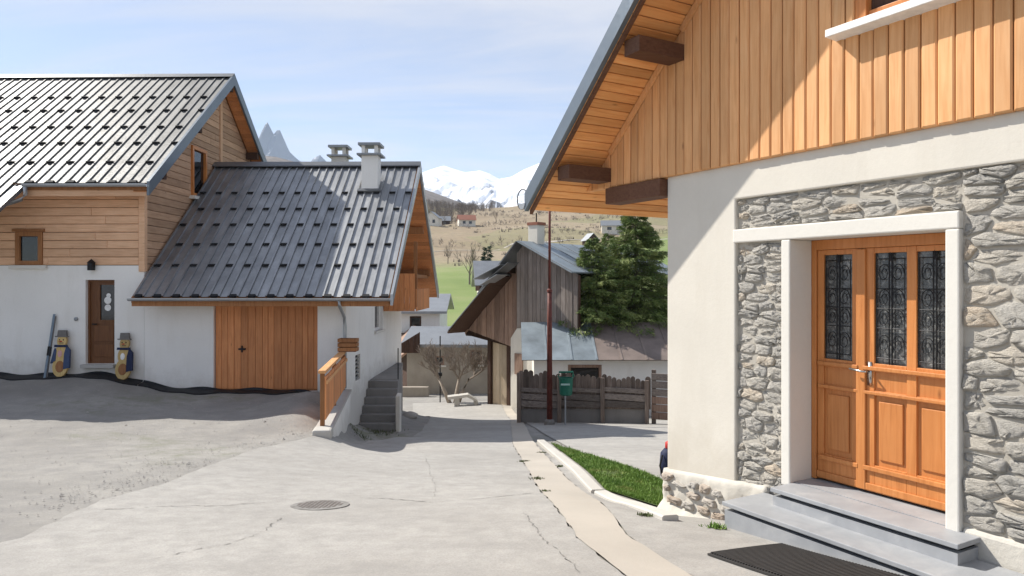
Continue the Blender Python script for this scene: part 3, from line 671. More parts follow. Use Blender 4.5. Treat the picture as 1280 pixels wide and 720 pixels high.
# steps and mat
st = thing('entrance_steps', 'pale grey slate entrance steps below the orange double door', 'steps', F.p(2.4, 0, .3))
def step(u0, u1, d0, d1, ztop, zb):
    MB().fbox(F, u0+.015, u1-.015, zb, ztop-.072, d0, d1-.02).build('riser', 'slate_tread', st)
    MB().fbox(F, u0+.04, u1-.04, ztop-.0718, ztop-.0382, d0, d1-.09).build('nosing_shadow', 'black', st)  # black strip standing in for the shadow line below the tread nosing
    MB().fbox(F, u0, u1, ztop-.038, ztop, d0, d1).build('tread', 'slate_tread', st, bevel=.006)
step(1.614, 3.20, -.04, .27, .318, .10)
MB().fbox(F, 1.612, 2.964, .2, .322, -.33, -.042).build('threshold', 'slate_tread', st)
step(1.33, 3.60, .012, .56, .165, -.5)
mt = thing('door_mat', 'black ribbed rubber doormat on the ground before the slate steps', 'doormat', F.p(2.2, 0, .9))
mA = ghit(980, 679); mB = ghit(896, 700); mdir = (mA-F.p(3.2, 0, .62)); 
ua, da = (mA-RO).dot(G), (mA-RO).dot(N_); ub, db_ = (mB-RO).dot(G), (mB-RO).dot(N_)
mb = MB(); nrib = 44
def mp_(u, d, h): p = F.p(u, 0, d); return Vector((p.x, p.y, H(p.x, p.y)+h))
print('mat', ua, da, ub, db_); U0 = (ua+ub)/2; U1 = U0+1.5; D0 = .60; D1 = max(db_, D0+.4)
for i in range(16):
    for j in range(6):
        pass
vs = [mp_(U0+(U1-U0)*i/20, D0+(D1-D0)*j/8, h) for h in (.012, .026) for j in range(9) for i in range(21)]; q = 189
fs = [(b_+j*21+i, b_+j*21+i+1, b_+(j+1)*21+i+1, b_+(j+1)*21+i) for b_ in (0, q) for j in range(8) for i in range(20)]
fs += [(i, i+1, q+i+1, q+i) for i in range(20)]+[(168+i, 169+i, q+169+i, q+168+i) for i in range(20)]+[(j*21, (j+1)*21, q+(j+1)*21, q+j*21) for j in range(8)]+[(j*21+20, (j+1)*21+20, q+(j+1)*21+20, q+j*21+20) for j in range(8)]
mb.add(vs, fs).build('backing', 'rubber', mt)
mb = MB()
for i in range(60):
    u = U0+.02+(U1-U0-.04)*i/59
    for j in range(6):
        a, b = mp_(u, D0+.02+(D1-D0-.04)*j/6, .03), mp_(u, D0+.02+(D1-D0-.04)*(j+1)/6, .03); mb.box((a+b)/2, G, (b-a).normalized(), (0, 0, 1), .013, (b-a).length, .014)
mb.build('ribs', 'rubber', mt)

# ------------------------------------------------------------------ kerb, grass, bag
K0, K1, K2 = ghit(676, 553), ghit(747, 618), ghit(838, 652)
kp = resample([K0, K1], 30).tolist()+resample([K1, K2], 16).tolist()[1:]
kerb = thing('kerb', 'low white concrete kerb edging the wedge of grass', 'kerb', K1)
def kerbrun(p, name, wdt=.16, h=.06):
    p = np.array(p); d = np.gradient(p, axis=0); n = np.stack([-d[:, 1], d[:, 0]], -1); n /= np.linalg.norm(n, axis=1)[:, None]; m = MB(); vs = []
    for (x, y), (a, b) in zip(p, n):
        z = H(x, y); vs += [(x-a*wdt/2, y-b*wdt/2, z-.1), (x-a*wdt/2, y-b*wdt/2, z+h-.015), (x-a*(wdt/2-.015), y-b*(wdt/2-.015), z+h), (x+a*(wdt/2-.015), y+b*(wdt/2-.015), z+h), (x+a*wdt/2, y+b*wdt/2, z+h-.015), (x+a*wdt/2, y+b*wdt/2, z-.1)]
    n_ = len(p); m.add(vs, [(i*6+k, i*6+k+1, i*6+7+k, i*6+6+k) for i in range(n_-1) for k in range(5)]+[tuple(range(6)), tuple(range((n_-1)*6, n_*6))]); return m.build(name, 'kerb', kerb)
sg = resample([K0, K1], 25)
for i in range(3): kerbrun(sg[i*8:i*8+9]+np.array([.0, -.003*i]), 'kerb_stone')
kerbrun(resample([np.array(K1[:2])+np.array([.03, -.05]), K2], 14), 'kerb_stone')
g0, g1, g2, g3 = ghit(689, 556), ghit(834, 606), ghit(838, 640), ghit(757, 615)
drape('grass_bed', [g0, g3, g2], [g0, g1, g1+Vector((.05, -.02, 0))], 24, 10, .03, 'soil')
mb = MB(); gp = [g0, g1, g2+Vector((.1, -.05, 0)), g3]
def tri_pt(a, b, c):
    r1, r2 = random.random(), random.random()
    if r1+r2 > 1: r1, r2 = 1-r1, 1-r2
    return a+(b-a)*r1+(c-a)*r2
gv, gf = [], []
cand = [tri_pt(*(random.choice([(gp[0], gp[1], gp[3]), (gp[1], gp[2], gp[3]), (gp[0], gp[1], gp[3])]))) for _ in range(26000)]
cz = Hv(np.array([p.x for p in cand]), np.array([p.y for p in cand]))
for p, z in zip(cand, cz):
    if math.sin(p.x*5.1+p.y*2.3)+math.sin(p.y*4.7-p.x*3.1) < random.uniform(-2.2, -.5): continue
    h = random.uniform(.015, .05)*(1.6 if random.random() < .06 else 1); a = random.uniform(0, 6.28); wd = random.uniform(.003, .007); lx, ly = random.uniform(-.03, .03), random.uniform(-.03, .03); k = len(gv); z = float(z)+.025
    gv += [(p.x-wd*math.cos(a), p.y-wd*math.sin(a), z), (p.x+wd*math.cos(a), p.y+wd*math.sin(a), z), (p.x+lx*.5+wd*.7*math.cos(a), p.y+ly*.5+wd*.7*math.sin(a), z+h*.65), (p.x+lx, p.y+ly, z+h)]
    gf += [(k, k+1, k+2), (k, k+2, k+3)]
go = MB().add(gv, gf).build('grass', 'grass'); tag(go, 'wedge of short green grass inside the white kerb', 'grass', kind='stuff')
# weeds in the joint of the strip and at the foot of the wall
def weed(p, n, r, h, mat='moss'):
    m = MB()
    for _ in range(n):
        a = random.uniform(0, 6.28); q = Vector((p.x+random.gauss(0, r), p.y+random.gauss(0, r), 0)); q.z = H(q.x, q.y)+.01; t_ = q+Vector((math.cos(a)*h*.6, math.sin(a)*h*.6, h*random.uniform(.4, 1.1))); s_ = Vector((-math.sin(a), math.cos(a), 0))*.008
        m.add([q-s_, q+s_, t_+s_*.3, t_-s_*.3], [(0, 1, 2, 3)])
    o = m.build('weed', mat, loc=p); return o
for (px, py, nn, r, lab) in [(655, 578, 60, .05, 'small dark weed tuft on the road edge of the beige strip, farthest downhill'), (672, 600, 70, .06, 'dark weed tuft midway along the road edge of the beige strip'), (682, 616, 40, .04, 'dark weed tuft nearest the manhole along the beige strip'), (677, 567, 60, .05, 'weed tuft in the joint between strip and kerb, beside the kerb end'), (699, 584, 40, .04, 'weed tuft in the joint between strip and kerb, halfway up the kerb'), (895, 661, 120, .06, 'green weed at the foot of the chalet wall beside the steps'), (808, 646, 40, .05, 'dry weed where the kerb meets the chalet footing')]:
    tag(weed(ghit(px, py), nn*2 if px != 895 else nn, r*.7, .026 if px != 895 else .04, 'moss' if px != 895 else 'grass'), lab, 'weed', kind='stuff')
# bag half hidden behind the corner
bp = ghit(833, 600); bp = at(834, 600, bp.y); bz = H(bp.x, bp.y)
bag = thing('bag', 'dark navy bag with red top standing beyond the chalet corner', 'bag', (bp.x, bp.y, bz))
MB().lathe((bp.x+.02, bp.y, bz+.01), [(.07, 0), (.11, .05), (.125, .2), (.11, .36), (.06, .42)], 16).build('body', 'navy', bag, smooth=True)
MB().lathe((bp.x+.03, bp.y, bz+.42), [(.05, 0), (.06, .03), (.058, .09), (.03, .11)], 14).build('top', 'red', bag, smooth=True)
MB().tube([(bp.x-.08, bp.y-.08, bz+.36), (bp.x-.12, bp.y-.1, bz+.22), (bp.x-.08, bp.y-.09, bz+.08)], .012, 6).build('strap', 'black', bag)

# ------------------------------------------------------------------ left frame
E1 = Vector((1, -.015, 0)).normalized(); E2 = Vector((.015, 1, 0)).normalized(); LO = Vector((-4.02, 17.2, 0)); Z = Vector((0, 0, 1))
LF = Fr(LO, E1, Z, -E2)                    # front: u = a, v = z, d towards camera
def lp(a, b, z): return LO+E1*a+E2*b+Z*z
SFR = Fr(LO, E2, Z, E1)                    # right sides: u = b, v = z, d to the right (from a=0)
def ribbed_roof(parent, a0, a1, b_e, z_e, slope, b_r, mod, rows, mat='roof_metal', longer=None, eave_cl=True, back=True):
    ln0 = (b_r-b_e)*math.sqrt(1+slope*slope); up = (E2+Z*slope).normalized(); nn = E1.cross(up).normalized()
    a = a0; i = 0
    while a < a1-.05:
        wm = min(mod, a1-a); ext_ = longer(a) if longer else 0
        o = lp(a, b_e, z_e); fr = Fr(o, E1, up, nn); rh = .036 if mat == 'roof_metal' else .024; pf = [(0, 0), (.008, rh), (.044, rh), (.052, 0), (wm-.002, 0)]
        pf = [(min(x, wm-.002), h) for x, h in pf]
        vs = [fr.p(x, v_, h) for v_ in (-ext_, ln0) for x, h in pf]
        MB().add(vs, [(k, k+1, 6+k, 5+k) for k in range(4)]).build('roof_panel', mat, parent)
        if i % 2 == 0 and wm > .2: MB().fbox(fr, .056, wm-.01, -.03-ext_, .05-ext_, .0, .046).build('rib_closure', 'closure', parent)
        for r_, vv in enumerate(rows):
            if (r_+i) % 2 == 0 and wm > .2:
                g_ = MB(); g_.fbox(fr, .058, wm-.012, vv, vv+.022, .002, .055); g_.fbox(fr, .058, wm-.012, vv+.022, vv+.10, .002, .008); g_.build('snow_guard', 'closure', parent)
        a += mod; i += 1
    return up, nn, ln0
# ---- garage
GA = thing('garage_house', 'small chalet with ribbed grey metal roof and wooden garage door', 'house', lp(-2.4, 4, -.6))
bE, zE, sl_, bR = -.6, 1.80, .842, 3.95; zR = zE+sl_*(bR-bE)
def groof(b): return zE+sl_*((b-bE) if b < bR else (2*bR-bE-b-bE+bE))
def gz(b): return zE+sl_*(b-bE) if b <= bR else zR-sl_*(b-bR)
bB = 2*bR
mb = MB()
ga0, gd0, gd1, gdz = -4.90, -3.21, -.68, 1.71
mb.fbox(LF, ga0, gd0, -2.4, gz(0)-.16, -.3, 0); mb.fbox(LF, gd1, 0, -2.4, gz(0)-.16, -.3, 0); mb.fbox(LF, gd0, gd1, gdz, gz(0)-.16, -.3, 0); mb.fbox(LF, gd0, gd1, -2.4, -.49, -.3, -.0)
mb.build('front_wall', 'white_wall', GA)
holes = [(3.4, 4.55, .73, 1.5), (1.0, 1.55, -.39, .27)]
def gable_wall(fr, poly, holes, d0, d1, name, mat, parent):
    m = MB()
    for p in holes_cut([poly], holes): slab(m, fr, p, d0, d1)
    return m.build(name, mat, parent)
gw = gable_wall(SFR, [(.302, -2.6), (bB, -2.6), (bB, gz(bB)-.18), (bR, gz(bR)-.18), (.302, gz(.302)-.18)], holes, -.3, 0, 'side_wall', 'white_wall', GA)
mb = MB(); mb.fbox(LF, ga0, -.3, -2.4, gz(bB)-.2, -bB, -bB+.3); mb.build('back_wall', 'white_wall', GA)
wd = MB(); h = holes[0]; wd.fbox(SFR, h[0], h[0]+.07, h[2], h[3], -.2, -.1); wd.fbox(SFR, h[1]-.07, h[1], h[2], h[3], -.2, -.1); wd.fbox(SFR, h[0]+.07, h[1]-.07, h[3]-.07, h[3], -.2, -.1); wd.fbox(SFR, h[0]+.07, h[1]-.07, h[2], h[2]+.07, -.2, -.1)
wdo = wd.build('window', 'white_paint', GA); MB().fbox(SFR, h[0]+.07, h[1]-.07, h[2]+.07, h[3]-.07, -.18, -.16).build('pane', 'glass', wdo); MB().fbox(SFR, h[0]-.08, h[1]+.08, h[2]-.07, h[2]-.002, -.1, .07).build('sill', 'frame_white', wdo)
h = holes[1]; vt = MB().fbox(SFR, h[0], h[1], h[2], h[3], -.2, -.08).build('vent', 'black', GA)
for i in range(6): MB().fbox(SFR, h[0]+.02, h[1]-.02, h[2]+.04+i*.1, h[2]+.08+i*.1, -.078, -.03).build('louvre', 'zinc_dark', vt)
gd = MB().fbox(LF, gd0+.002, gd1-.002, -.488, gdz-.002, -.2, -.12).build('garage_door', 'dark_wood', GA)
boards(gd, LF, [(gd0+.01, -.45), (gd1-.01, -.45), (gd1-.01, gdz-.01), (gd0+.01, gdz-.01)], .158, 'v', -.119, -.085, 'garage_wood', name='plank', gap=.006, ch=.008, wj=.15, jit=.003)
MB().fbox(LF, gd0+.01, gd1-.01, -.486, -.452, -.119, -.07).build('bottom_rail', 'timber', gd)
hb = MB(); hb.fbox(LF, -2.62, -2.46, .50, .54, -.083, -.03); hb.fbox(LF, -2.56, -2.53, .44, .60, -.083, -.06); hb.build('handle', 'iron', gd)
# roof
rt = MB(); RA0, RA1 = -4.90, 1.23
rp_ = [(bE+.02, zE-.02), (bR, zR-.02), (2*bR-bE, zE-.02), (2*bR-bE, zE-.14), (bR, zR-.16), (bE+.02, zE-.14)]
rt.prism([lp(RA0, b, z) for b, z in rp_], E1*(RA1-RA0-.03)); groofo = rt.build('roof', 'timber', GA)
ribbed_roof(groofo, RA0+.05, RA1-.03, bE, zE, sl_, bR-.02, .2225, [1.13, 1.99, 2.86, 3.6, 4.4])
bk_up = (Z*sl_-E2).normalized()
MB().add([lp(RA0, 2*bR-bE, zE+.03), lp(RA1, 2*bR-bE, zE+.03), lp(RA1, bR+.02, zR+.03), lp(RA0, bR+.02, zR+.03)], [(0, 1, 2, 3)]).build('back_sheet', 'roof_dark', groofo)
rc = MB(); rc.prism([lp(RA0, bR-.19, zR-.06), lp(RA0, bR-.17, zR-.02), lp(RA0, bR, zR+.11), lp(RA0, bR+.17, zR-.02), lp(RA0, bR+.19, zR-.06), lp(RA0, bR, zR+.06)], E1*(RA1-RA0+.02)); rc.build('ridge_cap', 'roof_dark', groofo)
vg = MB()
for s0, s1 in (((bE-.03, zE), (bR, zR)), ((2*bR-bE, zE), (bR, zR))):
    vg.prism([lp(RA1-.03, s0[0], s0[1]-.2), lp(RA1-.03, s0[0], s0[1]+.06), lp(RA1-.03, s1[0], s1[1]+.07), lp(RA1-.03, s1[0], s1[1]-.19)], E1*.06)
vg.build('verge_flashing', 'zinc', groofo)
# wooden soffit under the overhang
for (b0, z0_, b1, z1_) in ((bE+.03, zE, bR, zR), (2*bR-bE, zE, bR, zR)):
    dv = (E2*(b1-b0)+Z*(z1_-z0_)).normalized(); n2 = E1.cross(dv); n2 = n2 if n2.z < 0 else -n2
    sf = Fr(lp(0, b0, z0_-.17), E1, dv, n2); ll = math.hypot(b1-b0, z1_-z0_)
    boards(groofo, sf, [(.01, 0), (1.19, 0), (1.19, ll), (.01, ll)], .17, 'h', 0, .02, 'garage_wood', name='soffit_board', ch=.004)
for b in (.6, 2.2, 3.95, 5.7, 7.3):
    zz_ = gz(b)-(.2 if b == bR else .22); MB().box(lp(.55, b, zz_-.12), E1, E2, Z, 1.08, .16, .22).build('purlin', 'timber', GA, bevel=.01)
MB().fbox(LF, RA0+.02, RA1-.06, zE-.22, zE-.10, .56, .60).build('eave_board', 'timber', GA)
gg = MB()
vs = []
for a in (RA0-.02, RA1-.02):
    for q in range(11):
        s_ = math.pi+math.pi*q/10; vs.append(lp(a, -.68, zE-.03)+E2*.06*math.cos(s_)+Z*.07*math.sin(s_))
    for q in range(11):
        s_ = 2*math.pi-math.pi*q/10; vs.append(lp(a, -.68, zE-.03)+E2*.053*math.cos(s_)+Z*.063*math.sin(s_))
gg.add(vs, [(i, (i+1) % 22, 22+(i+1) % 22, 22+i) for i in range(22)]).build('gutter', 'zinc', groofo)
MB().tube([lp(.02, -.68, zE-.09), lp(.02, -.66, zE-.2), lp(0, -.12, zE-.5), lp(.0, -.06, zE-.7), lp(.0, -.06, .75), lp(.0, -.06, -.4)], .04, 10).build('downpipe', 'zinc', GA, smooth=True)
def chimney(parent, a, b, ztop, zb, mat, w_=.46):
    c = MB(); c.box(lp(a, b, (zb+ztop-.38)/2), E1, E2, Z, w_, w_, ztop-.38-zb); ch = c.build('chimney', mat, parent, bevel=.01)
    MB().box(lp(a, b, ztop-.355), E1, E2, Z, w_+.22, w_+.22, .05).build('collar', 'zinc_dark', ch)
    for i in (-1, 1):
        for j in (-1, 1): MB().box(lp(a+i*(w_/2-.05), b+j*(w_/2-.05), ztop-.215), E1, E2, Z, .09, .09, .23).build('cap_post', mat, ch)
    MB().box(lp(a, b, ztop-.065), E1, E2, Z, w_+.16, w_+.16, .07).build('cap', 'zinc_dark', ch)
    MB().fbox(Fr(lp(a, b-w_/2-.02, gz(b-w_/2)+.02), E1, (E2+Z*sl_).normalized(), E1.cross((E2+Z*sl_).normalized())), -w_/2-.1, w_/2+.1, -.05, .06, .0, .06).build('flashing', 'roof_dark', ch)
chimney(GA, -.03, 3.05, 6.10, 4.6, 'white_wall'); chimney(GA, -1.42, 5.0, 6.42, 4.4, 'old_white', .44)
# enclosed wooden balcony hung on the gable side
bl = MB(); bl.fbox(SFR, 4.6, 7.6, 1.33, 1.43, .02, 1.0); bl.fbox(SFR, 4.6, 7.6, 2.3, 2.4, .02, 1.0); blo = bl.build('balcony', 'timber', GA)
boards(blo, Fr(lp(0, 4.6, 0), E1, Z, -E2), [(.02, 1.27), (.98, 1.27), (.98, 2.42), (.02, 2.42)], .16, 'v', .002, .03, 'garage_wood', name='plank')
boards(blo, Fr(lp(1.0, 4.6, 0), E2, Z, E1), [(0, 1.27), (3, 1.27), (3, 1.95), (0, 1.95)], .16, 'v', .002, .03, 'garage_wood', name='plank')
MB().box(lp(.99, 4.66, 2.4), E1, E2, Z, .1, .1, 2.0).build('post', 'timber', blo)
# retaining wall and railing
P0 = lp(.0, -.02, 0); P1 = Vector((-3.47, 13.2, 0)); rd = (P1-P0); rl = rd.length; rd.normalize(); rn = Vector((rd.y, -rd.x, 0)); rn = -rn if rn.x < 0 else rn
RFm = Fr(P0, rd, Z, rn)
rwl = thing('retaining_wall', 'low white retaining wall running out from the garage corner', 'wall', (P0+P1)/2+Z*-1)
m = MB(); slab(m, RFm, [(.0, -2.6), (rl, -1.4), (rl, -.60), (0, -.50)], -.14, .12); m.build('wall_body', 'white_wall', rwl, bevel=.015)
m = MB(); slab(m, RFm, [(.0, -.495), (rl+.04, -.595), (rl+.04, -.54), (0, -.44)], -.17, .15); m.build('coping', 'concrete', rwl, bevel=.01)
ra = thing('railing', 'orange wooden plank railing on top of the white retaining wall', 'railing', P1+Z*-.55)
for s_ in (.08, rl*.5, rl-.06): MB().fbox(RFm, s_-.045, s_+.045, -.54+.04*(1-s_/rl), .44, -.09, -.01).build('post', 'timber', ra, bevel=.006)
MB().fbox(RFm, .0, rl+.03, .442, .50, -.12, .02).build('top_rail', 'larch', ra, bevel=.008)
MB().fbox(RFm, .0, rl, .24, .31, .022, .05).build('rail', 'larch', ra, bevel=.004)
boards(ra, RFm, [(.02, -.36), (rl-.02, -.42), (rl-.02, .38), (.02, .38)], .15, 'v', -.008, .02, 'garage_wood', name='plank', gap=.012)
sb = Vector((-3.46, 13.02, H(-3.46, 13.02))); o = MB().box(sb+Z*.03, rd, rn, Z, .42, .34, .2).build('stone_block', 'kerb', loc=sb, bevel=.04); tag(o, 'rough white stone block at the foot of the railing', 'stone')
# flower box
fb = thing('planter_box', 'small slatted wooden planter box at the garage corner above the railing', 'planter', lp(.14, -.3, .50))
for i in range(3): MB().fbox(Fr(lp(.14, -.3, .5), E1, Z, -E2), -.21, .21, .012+i*.105, .10+i*.105, .12, .14).build('slat', 'timber', fb); MB().fbox(Fr(lp(.14, -.3, .5), E1, Z, -E2), -.21, .21, .012+i*.105, .10+i*.105, -.14, -.12).build('slat', 'timber', fb)
for s_ in (-.21, .21):
    for i in range(3): MB().box(lp(.14+s_, -.3, .556+i*.105), E1, E2, Z, .02, .29, .088).build('slat', 'timber', fb)
MB().box(lp(.14, -.3, .515), E1, E2, Z, .4, .26, .03).build('bottom', 'dark_wood', fb); MB().box(lp(.14, -.3, .75), E1, E2, Z, .39, .23, .05).build('soil', 'moss', fb)
# stairs
sr = thing('outdoor_stairs', 'dark weathered concrete stairs climbing along the white garage side wall', 'stairs', lp(.5, 1.5, -1.75))
zb_ = -1.72; 
for i in range(6):
    MB().prism([lp(.012, 1.3+i*.24, zb_-.5), lp(.98-.03*i, 1.3+i*.24, zb_-.5), lp(.80+.0005*i, 2.74, zb_-.5), lp(.012, 2.74, zb_-.5)], Z*(.5+(i+1)*.19)).build('step', 'grey_step', sr, bevel=.012)
MB().prism([lp(.012, 2.742, -3), lp(.80, 2.742, -3), lp(.20, 7.0, -3), lp(.012, 7.0, -3)], Z*(3+zb_+6*.19+.012)).build('landing', 'grey_step', sr, bevel=.012)
m = MB(); slab(m, SFR, [(1.25, -2.4), (1.5, -2.4), (1.5, -.75), (1.25, -.80)], .985, 1.10); m.build('newel', 'old_white', sr, bevel=.02)
MB().tube([lp(.78, 2.8, -.6), lp(.78, 2.8, .30)], .016, 8).build('handrail_post', 'iron', sr)
for (px, py, n_, wl) in [(445, 540, 90, 'green weeds at the foot of the white retaining wall'), (476, 541, 130, 'green weeds along the lowest step of the outdoor stairs')]:
    tag(weed(ghit(px, py), n_*2, .2, .05), wl, 'weed', kind='stuff')
bo = ghit(512, 521); m = MB(); bmx = bmesh.new(); bmesh.ops.create_icosphere(bmx, subdivisions=2, radius=1)
m.add([bo+Vector((v.co.x*.28, v.co.y*.24, v.co.z*.13+.04))*1+Vector((random.uniform(-.02, .02), 0, random.uniform(-.015, .015))) for v in bmx.verts], [tuple(v.index for v in f.verts) for f in bmx.faces]); bmx.free()
tag(m.build('boulder', 'stone_warm', loc=bo, smooth=True), 'low rounded boulder on the road edge beside the stairs', 'boulder')

# ---- left house
HO = thing('farmhouse', 'larger chalet with brown horizontal siding over white plaster and ribbed roof', 'house', lp(-9, 4, -.2))
hE, hzE, hs, hR = -.6, 4.47, .80, 4.30; hzR = hzE+hs*(hR-hE); hB = 2*hR
def hz(b): return hzE+hs*(b-hE) if b <= hR else hzR-hs*(b-hR)
a1 = -4.905; a0 = -15.0
d0_, d1_, dz0, dz1 = -6.34, -5.63, .16, 2.20
m = MB(); m.fbox(LF, a0, d0_, -1.2, 2.55, -.35, 0); m.fbox(LF, d1_, a1, -1.2, 2.55, -.35, 0); m.fbox(LF, d0_, d1_, dz1, 2.55, -.35, 0); m.fbox(LF, d0_, d1_, -1.2, dz0, -.35, 0); m.build('plaster_wall', 'white_wall', HO)
m = MB(); slab(m, Fr(lp(a1-.3, 0, 0), E2, Z, E1), [(.352, -1.2), (hB, -1.2), (hB, 2.55), (.352, 2.55)], 0, .296); m.fbox(LF, a0, a1-.3, -1.2, 4.6, -hB, -hB+.3); m.fbox(LF, a0, a0+.3, -1.2, 4.6, -hB, -.36); m.build('side_walls', 'white_wall', HO)
m = MB(); m.fbox(LF, a0, a1-.05, 2.551, hz(0)-.2, -.3, -.04); fb_ = m.build('siding_backing', 'dark_wood', HO)
wh = (-8.05, -7.38, 2.556, 3.37)
boards(fb_, LF, [(-11.5, 2.556), (a1-.12, 2.556), (a1-.12, 4.62), (-11.5, 4.62)], .2, 'h', -.038, .02, 'siding', name='siding_board', holes=[wh], gap=.01, ch=.014, maxlen=6, jit=.004)
MB().fbox(LF, a1-.118, a1+.03, 2.40, 4.62, -.10, .04).build('corner_post', 'siding', HO, bevel=.01)
m = MB(); slab(m, Fr(lp(a1-.3, 0, 0), E2, Z, E1), [(.05, 2.551), (hB, 2.551), (hB, hz(hB)-.2), (hR, hzR-.2), (.05, hz(.05)-.2)], 0, .25); sdb = m.build('gable_backing', 'dark_wood', HO)
GW = Fr(lp(a1, 0, 0), E2, Z, E1); gh = (2.45, 3.35, 4.55, 5.95)
boards(sdb, GW, [(.11, 2.40), (hR, 2.40), (hR, hzR-.2), (.11, hz(.11)-.2)], .19, 'h', -.049, .0, 'siding_side', name='siding_board', holes=[gh], gap=.01, ch=.012, maxlen=3.6)
boards(sdb, GW, [(hR+.16, 2.40), (hB, 2.40), (hB, hz(hB)-.2), (hR+.16, hz(hR+.16)-.2)], .19, 'h', -.049, .0, 'siding_side', name='siding_board', gap=.01, ch=.012)
MB().fbox(GW, hR+.002, hR+.158, 2.4, hzR-.35, -.049, .03).build('post', 'siding', HO)
def winframe(fr, h, par, mat, d0, d1, sill, fw=.07, smat='frame_white'):
    m = MB(); m.fbox(fr, h[0]+.001, h[0]+fw, h[2]+.001, h[3]-.001, d0, d1); m.fbox(fr, h[1]-fw, h[1]-.001, h[2]+.001, h[3]-.001, d0, d1); m.fbox(fr, h[0]+fw, h[1]-fw, h[3]-fw, h[3]-.001, d0, d1); m.fbox(fr, h[0]+fw, h[1]-fw, h[2]+.001, h[2]+fw, d0, d1)
    wo_ = m.build('window', mat, par); MB().fbox(fr, h[0]+fw, h[1]-fw, h[2]+fw, h[3]-fw, d0, d0+.02).build('pane', 'glass', wo_)
    if sill: MB().fbox(fr, h[0]-.1, h[1]+.1, h[2]-.09, h[2]-.003, d0, d1+sill).build('sill', smat, wo_)
    return wo_
winframe(LF, wh, HO, 'timber', -.036, .035, 0, .11); MB().fbox(LF, wh[0]-.12, wh[1]+.12, 2.47, 2.553, .001, .09).build('sill', 'frame_white', HO)
MB().fbox(LF, wh[0]-.06, wh[1]+.06, wh[3]+.001, wh[3]+.07, .021, .06).build('lintel', 'timber', HO)
winframe(GW, gh, HO, 'door_wood', -.045, .05, .10, .09)
# door with glazed upper half
m = MB(); m.fbox(LF, d0_, d0_+.05, dz0, dz1, -.2, -.10); m.fbox(LF, d1_-.05, d1_, dz0, dz1, -.2, -.10); m.fbox(LF, d0_+.05, d1_-.05, dz1-.06, dz1, -.2, -.10); ld = m.build('door', 'left_door', HO)
m = MB(); gl = (-6.06, -5.70, 1.22, 2.08)
for p in holes_cut([[(d0_+.05, dz0), (d1_-.05, dz0), (d1_-.05, dz1-.06), (d0_+.05, dz1-.06)]], [gl]): slab(m, LF, p, -.19, -.13)
m.build('leaf', 'left_door', ld); MB().fbox(LF, gl[0], gl[1], gl[2], gl[3], -.18, -.16).build('pane', 'glass', ld)
m = MB(); m.fbox(LF, -6.2, -5.72, .32, .62, -.128, -.115); m.fbox(LF, -6.2, -5.72, .70, 1.08, -.128, -.115); m.build('panel', 'left_door', ld, bevel=.006)
m = MB(); m.lathe(LF.p(-5.88, 1.70, -.155), [(.09, 0), (.09, .01), (.02, .02)], 16, E1, Z, -E2); m.lathe(LF.p(-5.86, 1.82, -.155), [(.055, 0), (.055, .012)], 14, E1, Z, -E2); m.lathe(LF.p(-5.88, 1.52, -.155), [(.08, 0), (.08, .008)], 14, E1, Z, -E2); m.build('window_ornament', 'white_paint', ld)
m = MB(); m.tube([LF.p(-6.22, 1.12, -.128), LF.p(-6.22, 1.12, -.07), LF.p(-6.10, 1.12, -.07)], .014, 8); m.build('handle', 'iron', ld)
MB().fbox(LF, d0_-.04, d1_+.06, .07, .158, .0, .16).build('threshold', 'concrete', HO, bevel=.01)
m = MB(); lc = LF.p(-6.14, 2.52, .10); m.box(lc, E1, E2, Z, .12, .12, .18); m.tube([LF.p(-6.14, 2.66, .02), LF.p(-6.14, 2.70, .1), lc+Z*.09], .012, 6); m.lathe(lc+Z*.09, [(.10, 0), (.02, .08)], 8); m.build('lantern', 'iron', HO)
MB().lathe(LF.p(-6.56, 1.25, .0), [(.045, 0), (.045, .04), (.02, .05)], 12, E1, Z, -E2).build('door_bell', 'zinc_dark', HO)
# roof
HA1 = -4.47
m = MB(); m.prism([lp(a0-.5, b, z) for b, z in [(hE+.02, hzE-.02), (hR, hzR-.02), (2*hR-hE, hzE-.02), (2*hR-hE, hzE-.16), (hR, hzR-.18), (hE+.02, hzE-.16)]], E1*(HA1-a0+.5-.03)); hro = m.build('roof', 'timber', HO)
m = MB(); m.prism([lp(a0-.5, hE+.03, hzE-.02), lp(a0-.5, hE+.03, hzE-.14), lp(a0-.5, hE-1.2, hzE-.14-1.2*hs), lp(a0-.5, hE-1.2, hzE-.02-1.2*hs)], E1*(-7.42-a0+.5)); m.build('porch_roof', 'roof_dark', hro)
aL = HA1-.03-.245*42
ribbed_roof(hro, aL, HA1-.03, hE, hzE, hs, hR-.02, .245, [.94, 1.94, 2.85, 3.86, 4.73], longer=lambda a: 1.5 if a < -7.8 else 0, mat='roof_metal_dimmed')
MB().add([lp(a0, 2*hR-hE, hzE+.03), lp(HA1, 2*hR-hE, hzE+.03), lp(HA1, hR+.02, hzR+.03), lp(a0, hR+.02, hzR+.03)], [(0, 1, 2, 3)]).build('back_sheet', 'roof_dark', hro)
m = MB(); m.prism([lp(a0, hR-.16, hzR-.05), lp(a0, hR, hzR+.09), lp(a0, hR+.16, hzR-.05), lp(a0, hR, hzR+.04)], E1*(HA1-a0+.02)); m.build('ridge_cap', 'roof_dark', hro)
m = MB()
for s0, s1 in (((hE-.04, hzE-.03), (hR, hzR)), ((2*hR-hE, hzE), (hR, hzR))): m.prism([lp(HA1-.03, s0[0], s0[1]-.27), lp(HA1-.03, s0[0], s0[1]+.06), lp(HA1-.03, s1[0], s1[1]+.07), lp(HA1-.03, s1[0], s1[1]-.27)], E1*.06)
m.build('verge_flashing', 'flashing', hro)
